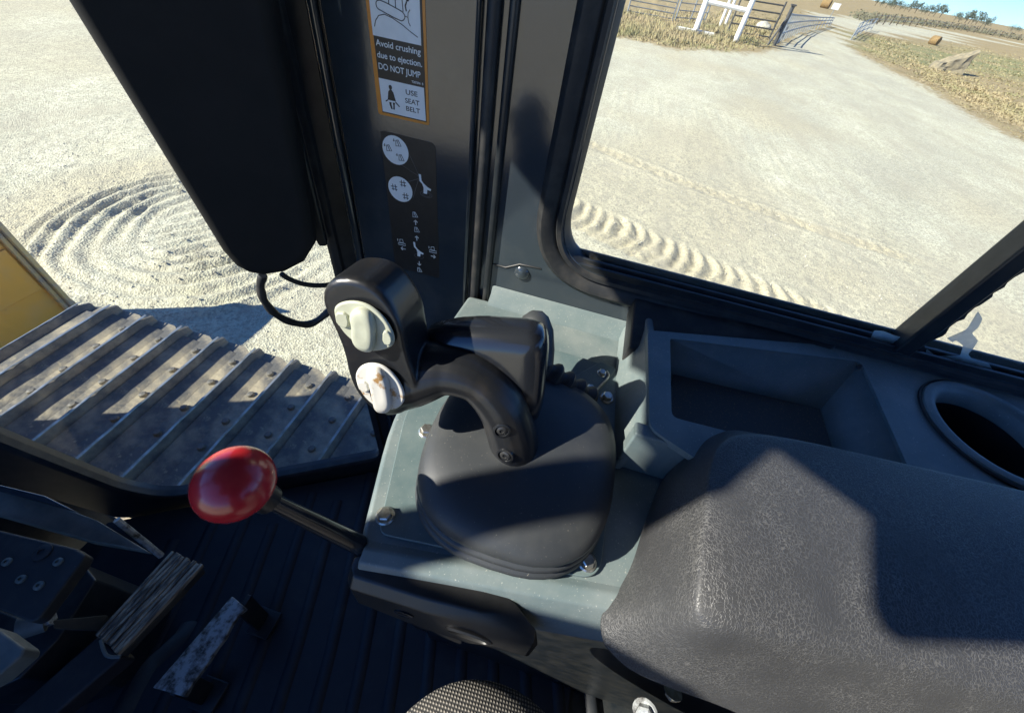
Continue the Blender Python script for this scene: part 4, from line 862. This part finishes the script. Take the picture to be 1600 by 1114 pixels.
# second pedal: narrow worn steel bar on two stand-offs
pd = thing('brake_pedal', zp((330, 1010), -1.29)+V(0, 0, EYE), 'narrow worn bare steel pedal bar on two black stand-offs above the floor mat', 'pedal')
q4 = [zp(p, z) for p, z in [((362, 931), -1.10), ((384, 948), -1.10), ((288, 1086), -1.08), ((238, 1074), -1.08)]]
mb = MB(); n_ = 8; rr_ = []
for k in range(n_+1):
    u = k/n_; a_, b_ = q4[0].lerp(q4[3], u), q4[1].lerp(q4[2], u); j = rs.uniform(-.003, .003); m_ = (a_+b_)/2
    rr_.append([a_+V(0, 0, -.012), a_, m_+V(0, 0, .006), b_+V(j, j, 0), b_+V(j, j, -.014)])
mb.rings(rr_); mb.build('bar', 'pedalsteel', pd, bevel=.002)
for a_, b_ in (((384, 945), (412, 972)), ((285, 1068), (325, 1085))):
    mb = MB(); p0, p1 = zp(a_, -1.12), zp(b_, -1.28); mb.prism([p0+V(-.02, .0, 0), p0+V(.02, 0, 0), p1+V(.02, 0, 0), p1+V(-.02, 0, 0)], (0, .012, 0)); mb.build('standoff', 'frame', pd, bevel=.002)
    mb = MB(); mb.prism([p1+V(-.03, -.03, 0), p1+V(.03, -.03, 0), p1+V(.03, .03, 0), p1+V(-.03, .03, 0)], (0, 0, -.012)); mb.build('foot', 'frame', pd, bevel=.002)
# long lever strap lying alongside
st = thing('pedal_strap', zp((240, 1040), -1.3)+V(0, 0, EYE), 'thin bent steel strap running between the two pedals', 'strap')
mb = MB(); cp = catmull([zp((296, 972), -1.2), zp((282, 995), -1.19), zp((250, 1025), -1.18), zp((228, 1048), -1.17), zp((190, 1120), -1.15)], 5); mb.tube(cp, .017, 8, flat=.3, side=(0, 0, 1)); mb.build('strap', 'dashblack', st)

# ------------------------------------------------------------------ seat bolster below the armrest
se = thing('seat', (-.2, -.25, EYE-1.29), 'black woven fabric seat with rounded cushion edge below the armrest', 'seat')
def cushion(c, h, e=2.6, nu=28, nv=16):
    rr_ = []
    for i in range(nv+1):
        v_ = -math.pi/2+math.pi*i/nv; cz, sz = max(math.cos(v_), .001), math.sin(v_)
        rr_.append([V(c[0]+h[0]*cz**(2/e)*math.copysign(abs(math.cos(a))**(2/e), math.cos(a)), c[1]+h[1]*cz**(2/e)*math.copysign(abs(math.sin(a))**(2/e), math.sin(a)), c[2]+h[2]*math.copysign(abs(sz)**(2/e), sz)) for a in [2*math.pi*k/nu for k in range(nu)]])
    return rr_
mb = MB(); mb.rings(cushion((-.125, -.055, -.565), (.165, .125, .07), 2.2)); mb.build('bolster', 'fabric', se, sub=1)
mb = MB(); mb.rings(cushion((-.26, -.42, -.80), (.27, .30, .08), 3.2)); mb.build('cushion', 'fabric', se, sub=1)
mb = MB(); mb.rings(cushion((-.26, -.80, -.45), (.26, .08, .42), 3.)); mb.build('backrest', 'fabric', se, sub=1)
mb = MB(); mb.box((-.46, -.62, -1.30), (-.06, -.2, -.87)); mb.build('base', 'frame', se, bevel=.01)

# ------------------------------------------------------------------ decals on the pillar
DX = WX-.0122
def dq(u, v, h=0.): return V(DX-h, .306-u, v)
def flat(mb, pts, h, th=.0003): mb.prism([dq(u, v, h) for u, v in pts], (-th, 0, 0)); return mb
def stroke(mb, pts, wd, h, closed=False):
    P = [Vector(p) for p in pts]; n = len(P); L_, R_ = [], []
    for i in range(n):
        a = P[i-1] if (i or closed) else P[0]; b = P[(i+1) % n] if (i < n-1 or closed) else P[-1]; t_ = (b-a).normalized(); nn = Vector((-t_.y, t_.x))*wd/2; L_.append(P[i]+nn); R_.append(P[i]-nn)
    for i in range(n if closed else n-1):
        j = (i+1) % n; flat(mb, [L_[i], L_[j], R_[j], R_[i]], h)
    return mb
def circ(cx, cy, rx, ry, n=28, rot=0, a0=0, a1=360): return [(cx+rx*math.cos(R(a0+(a1-a0)*k/n))*math.cos(rot)-ry*math.sin(R(a0+(a1-a0)*k/n))*math.sin(rot), cy+rx*math.cos(R(a0+(a1-a0)*k/n))*math.sin(rot)+ry*math.sin(R(a0+(a1-a0)*k/n))*math.cos(rot)) for k in range(n)]
def text(name, body, u0, u1, v, h, mt, parent, bold=.012, hlay=.0012):
    cu = bpy.data.curves.new('t', 'FONT'); cu.body = body; cu.size = 1; cu.offset = bold; cu.fill_mode = 'FRONT'; ob = bpy.data.objects.new('t', cu); COL.objects.link(ob)
    dg = bpy.context.evaluated_depsgraph_get(); me = bpy.data.meshes.new_from_object(ob.evaluated_get(dg)); bpy.data.objects.remove(ob)
    co = np.array([q.co[:] for q in me.vertices]); x0, x1 = co[:, 0].min(), co[:, 0].max(); sx = (u1-u0)/(x1-x0); sy = h/.69
    mb = MB(); mb.add([dq(u0+(x-x0)*sx, v+y*sy, hlay) for x, y, _ in co], [tuple(p.vertices) for p in me.polygons]); bpy.data.meshes.remove(me)
    o = mb.build(name, mt, parent, smooth=False, recalc=False); md = o.modifiers.new('thick', 'SOLIDIFY'); md.thickness = .00015; return o
wd = thing('warning_decal', dq(.036, -.19)+V(0, 0, EYE), 'orange bordered white and black seat belt warning decal on the pillar', 'decal')
mb = MB(); flat(mb, [q[:2] for q in roundpoly([(-.002, .03), (-.0015, -.1895), (.0718, -.189), (.0695, .03)], .003, 3)], 0, .0004); mb.build('border', 'orange', wd, smooth=False)
mb = MB(); flat(mb, [(.0015, .028), (.0049, -.1862), (.0683, -.1858), (.0660, .028)], .0004); mb.build('black_panel', 'ink', wd, smooth=False)
mb = MB(); flat(mb, [(.0024, .027), (.0030, -.1048), (.0645, -.1048), (.0640, .027)], .0007); mb.build('upper_panel', 'white', wd, smooth=False)
mb = MB(); flat(mb, [(.0046, -.1472), (.0058, -.1848), (.0674, -.1844), (.0660, -.1470)], .0007); mb.build('lower_panel', 'white', wd, smooth=False)
text('lettering', 'Avoid crushing', .0056, .0636, -.1140, .0062, 'white', wd)
text('lettering', 'due to ejection.', .0060, .0648, -.1256, .0062, 'white', wd)
text('lettering', 'DO NOT JUMP', .0065, .0622, -.1374, .0064, 'white', wd)
text('lettering', 'T207396  B', .0500, .0655, -.1443, .0024, 'white', wd)
text('lettering', 'USE', .0410, .0570, -.1585, .0054, 'ink', wd, .008)
text('lettering', 'SEAT', .0395, .0592, -.1682, .0054, 'ink', wd, .008)
text('lettering', 'BELT', .0402, .0596, -.1772, .0054, 'ink', wd, .008)
mb = MB()                                      # seated figure with belt
flat(mb, circ(.0200, -.1548, .0022, .0026), .0011); flat(mb, [(.0188, -.1574), (.0212, -.1574), (.0235, -.1600), (.0262, -.1695), (.0148, -.1695), (.0165, -.1600)], .0011)
flat(mb, [(.0165, -.1720), (.0198, -.1715), (.0195, -.1740), (.0208, -.1795), (.0188, -.1795), (.0170, -.1750)], .0011); flat(mb, [(.0215, -.1715), (.0248, -.1715), (.0240, -.1740), (.0236, -.1795), (.0216, -.1795), (.0222, -.1750)], .0011)
stroke(mb, [(.0118, -.1716), (.0150, -.1698)], .0013, .0011); stroke(mb, [(.0255, -.1702), (.0310, -.1748)], .0013, .0011); mb.build('belt_pictogram', 'ink', wd, smooth=False)
mb = MB()                                      # crawler tipping on a mound
stroke(mb, [(.0064, -.0963), (.0085, -.0905), (.0130, -.0855), (.0203, -.0832), (.0300, -.0850), (.0420, -.0893), (.0530, -.0945), (.0606, -.0976)], .0008, .0011)
trk = [(.0125, -.0725), (.0108, -.0752), (.0118, -.0790), (.0150, -.0803), (.0400, -.0862), (.0440, -.0850), (.0463, -.0815), (.0440, -.0780), (.0380, -.0762), (.0180, -.0715)]
stroke(mb, [q[:2] for q in smoothloop([V(a, b, 0) for a, b in trk], 1)], .0009, .0011, True)
stroke(mb, [(.0270, -.0735), (.0275, -.0600), (.0250, -.0560), (.0430, -.0590), (.0440, -.0775)], .0008, .0011); stroke(mb, [(.0350, -.0752), (.0355, -.0600)], .0008, .0011)
stroke(mb, [(.0455, -.0810), (.0495, -.0815), (.0500, -.0775), (.0525, -.0745)], .0007, .0011); stroke(mb, [(.0495, -.0815), (.0500, -.0860), (.0520, -.0890)], .0007, .0011)
flat(mb, circ(.0500, -.0660, .0018, .002), .0011); stroke(mb, [(.0490, -.0680), (.0470, -.0720), (.0480, -.0765)], .0014, .0011); stroke(mb, [(.0400, -.0655), (.0370, -.0660)], .0012, .0011)
mb.build('tipping_pictogram', 'ink', wd, smooth=False)
cdl = thing('control_decal', dq(.04, -.436)+V(0, 0, EYE), 'black decal with two white circles and joystick direction symbols', 'decal')
mb = MB(); flat(mb, [q[:2] for q in roundpoly([(-.002, -.2098), (-.0018, -.437), (.0838, -.4362), (.0800, -.2102)], [.006, .006, .004, .008], 4)], 0, .0004); mb.build('film', 'decal', cdl, smooth=False)
for cx_, cy_, r_ in ((.0192, -.2318, .0200), (.0217, -.2880, .0198)):
    mb = MB(); flat(mb, circ(cx_, cy_, r_, r_*.98), .0005); o = mb.build('circle', 'white', cdl, smooth=False)
    ik = MB()
    for k, (du, dv) in enumerate(((-.010, .001), (.005, .0105), (.008, -.0085))):
        u, v = cx_+du, cy_+dv
        if cy_ > -.26:
            stroke(ik, [(u-.0035, v-.004), (u-.003, v+.0035), (u+.0005, v+.0045), (u+.0045, v-.003)], .0009, .0009, True); stroke(ik, [(u-.0015, v+.004), (u+.001, v-.003)], .0008, .0009); stroke(ik, [(u-.006, v+.005), (u-.006, v+.0015)], .0008, .0009); stroke(ik, [(u-.0075, v+.003), (u-.006, v+.0015), (u-.005, v+.003)], .0007, .0009)
        else:
            stroke(ik, [(u-.005, v+.001), (u+.005, v+.002)], .001, .0009); stroke(ik, [(u-.004, v-.003), (u+.005, v-.0025)], .001, .0009); stroke(ik, [(u-.002, v+.005), (u-.002, v-.005)], .0009, .0009); stroke(ik, [(u+.002, v+.005), (u+.003, v-.005)], .0009, .0009)
    ik.build('symbol', 'ink', o, smooth=False)
def stick(u, v, s=1.):
    mb = MB(); flat(mb, [(u+a*s, v+b*s) for a, b in [(-.0015, .0), (.0020, .0), (.0026, -.0085), (.0060, -.0125), (.0120, -.0165), (.0175, -.0185), (.0165, -.0215), (.0115, -.0205), (.0105, -.0275), (.0050, -.0275), (.0055, -.0190), (.0035, -.0135), (-.0005, -.0100)]], .0006); mb.build('stick_symbol', 'white', cdl, smooth=False)
stick(.0548, -.2572); stick(.0388, -.3745, .95)
mb = MB(); stroke(mb, circ(.0640, -.2855, .0095, .0045), .0006, .0005, True); stroke(mb, circ(.0640, -.2855, .0065, .003), .0006, .0005, True); stroke(mb, circ(.0465, -.4005, .0085, .004), .0006, .0005, True)
for a, b in (((.0405, -.2330), (.0535, -.2590)), ((.0280, -.2505), (.0540, -.2610)), ((.0345, -.2735), (.0535, -.2640)), ((.0420, -.2960), (.0530, -.2640))): stroke(mb, [a, b], .0006, .0005)
mb.build('leader_line', 'greyink', cdl, smooth=False)
def arrow(mb, u, v, du, dv, s=.0042):
    d = Vector((du, dv)).normalized(); n_ = Vector((-d.y, d.x)); c_ = Vector((u, v)); stroke(mb, [c_-d*s, c_+d*s*.6], .0012, .0006); stroke(mb, [c_+d*s*.2+n_*s*.75, c_+d*s, c_+d*s*.2-n_*s*.75], .0012, .0006)
for u, v, du, dv in ((.0439, -.3375, 0, 1), (.0443, -.3660, 0, 1), (.0177, -.3935, -1, .0), (.0730, -.3930, 1, 0), (.0464, -.4150, 0, -1)): mb = MB(); arrow(mb, u, v, du, dv); mb.build('arrow_symbol', 'white', cdl, smooth=False)
for u, v, k in ((.0433, -.3240, 0), (.0450, -.3500, 0), (.0159, -.3815, 1), (.0727, -.3800, 1), (.0457, -.4290, 0)):
    mb = MB()
    if k == 0: stroke(mb, [(u-.0035, v-.0045), (u-.003, v+.004), (u+.0005, v+.0045), (u+.005, v-.003)], .0009, .0006, True); stroke(mb, [(u-.001, v+.004), (u+.001, v-.003)], .0008, .0006)
    else: stroke(mb, [(u-.0035, v-.001), (u-.003, v+.005), (u+.002, v+.006), (u+.003, v)], .0009, .0006, True); stroke(mb, [(u-.0065, v-.0055), (u-.0065, v-.002), (u+.0065, v-.001), (u+.0065, v-.005)], .0009, .0006, True); stroke(mb, [(u-.007, v+.005), (u-.007, v+.001)], .0009, .0006)
    mb.build('blade_symbol', 'white', cdl, smooth=False)
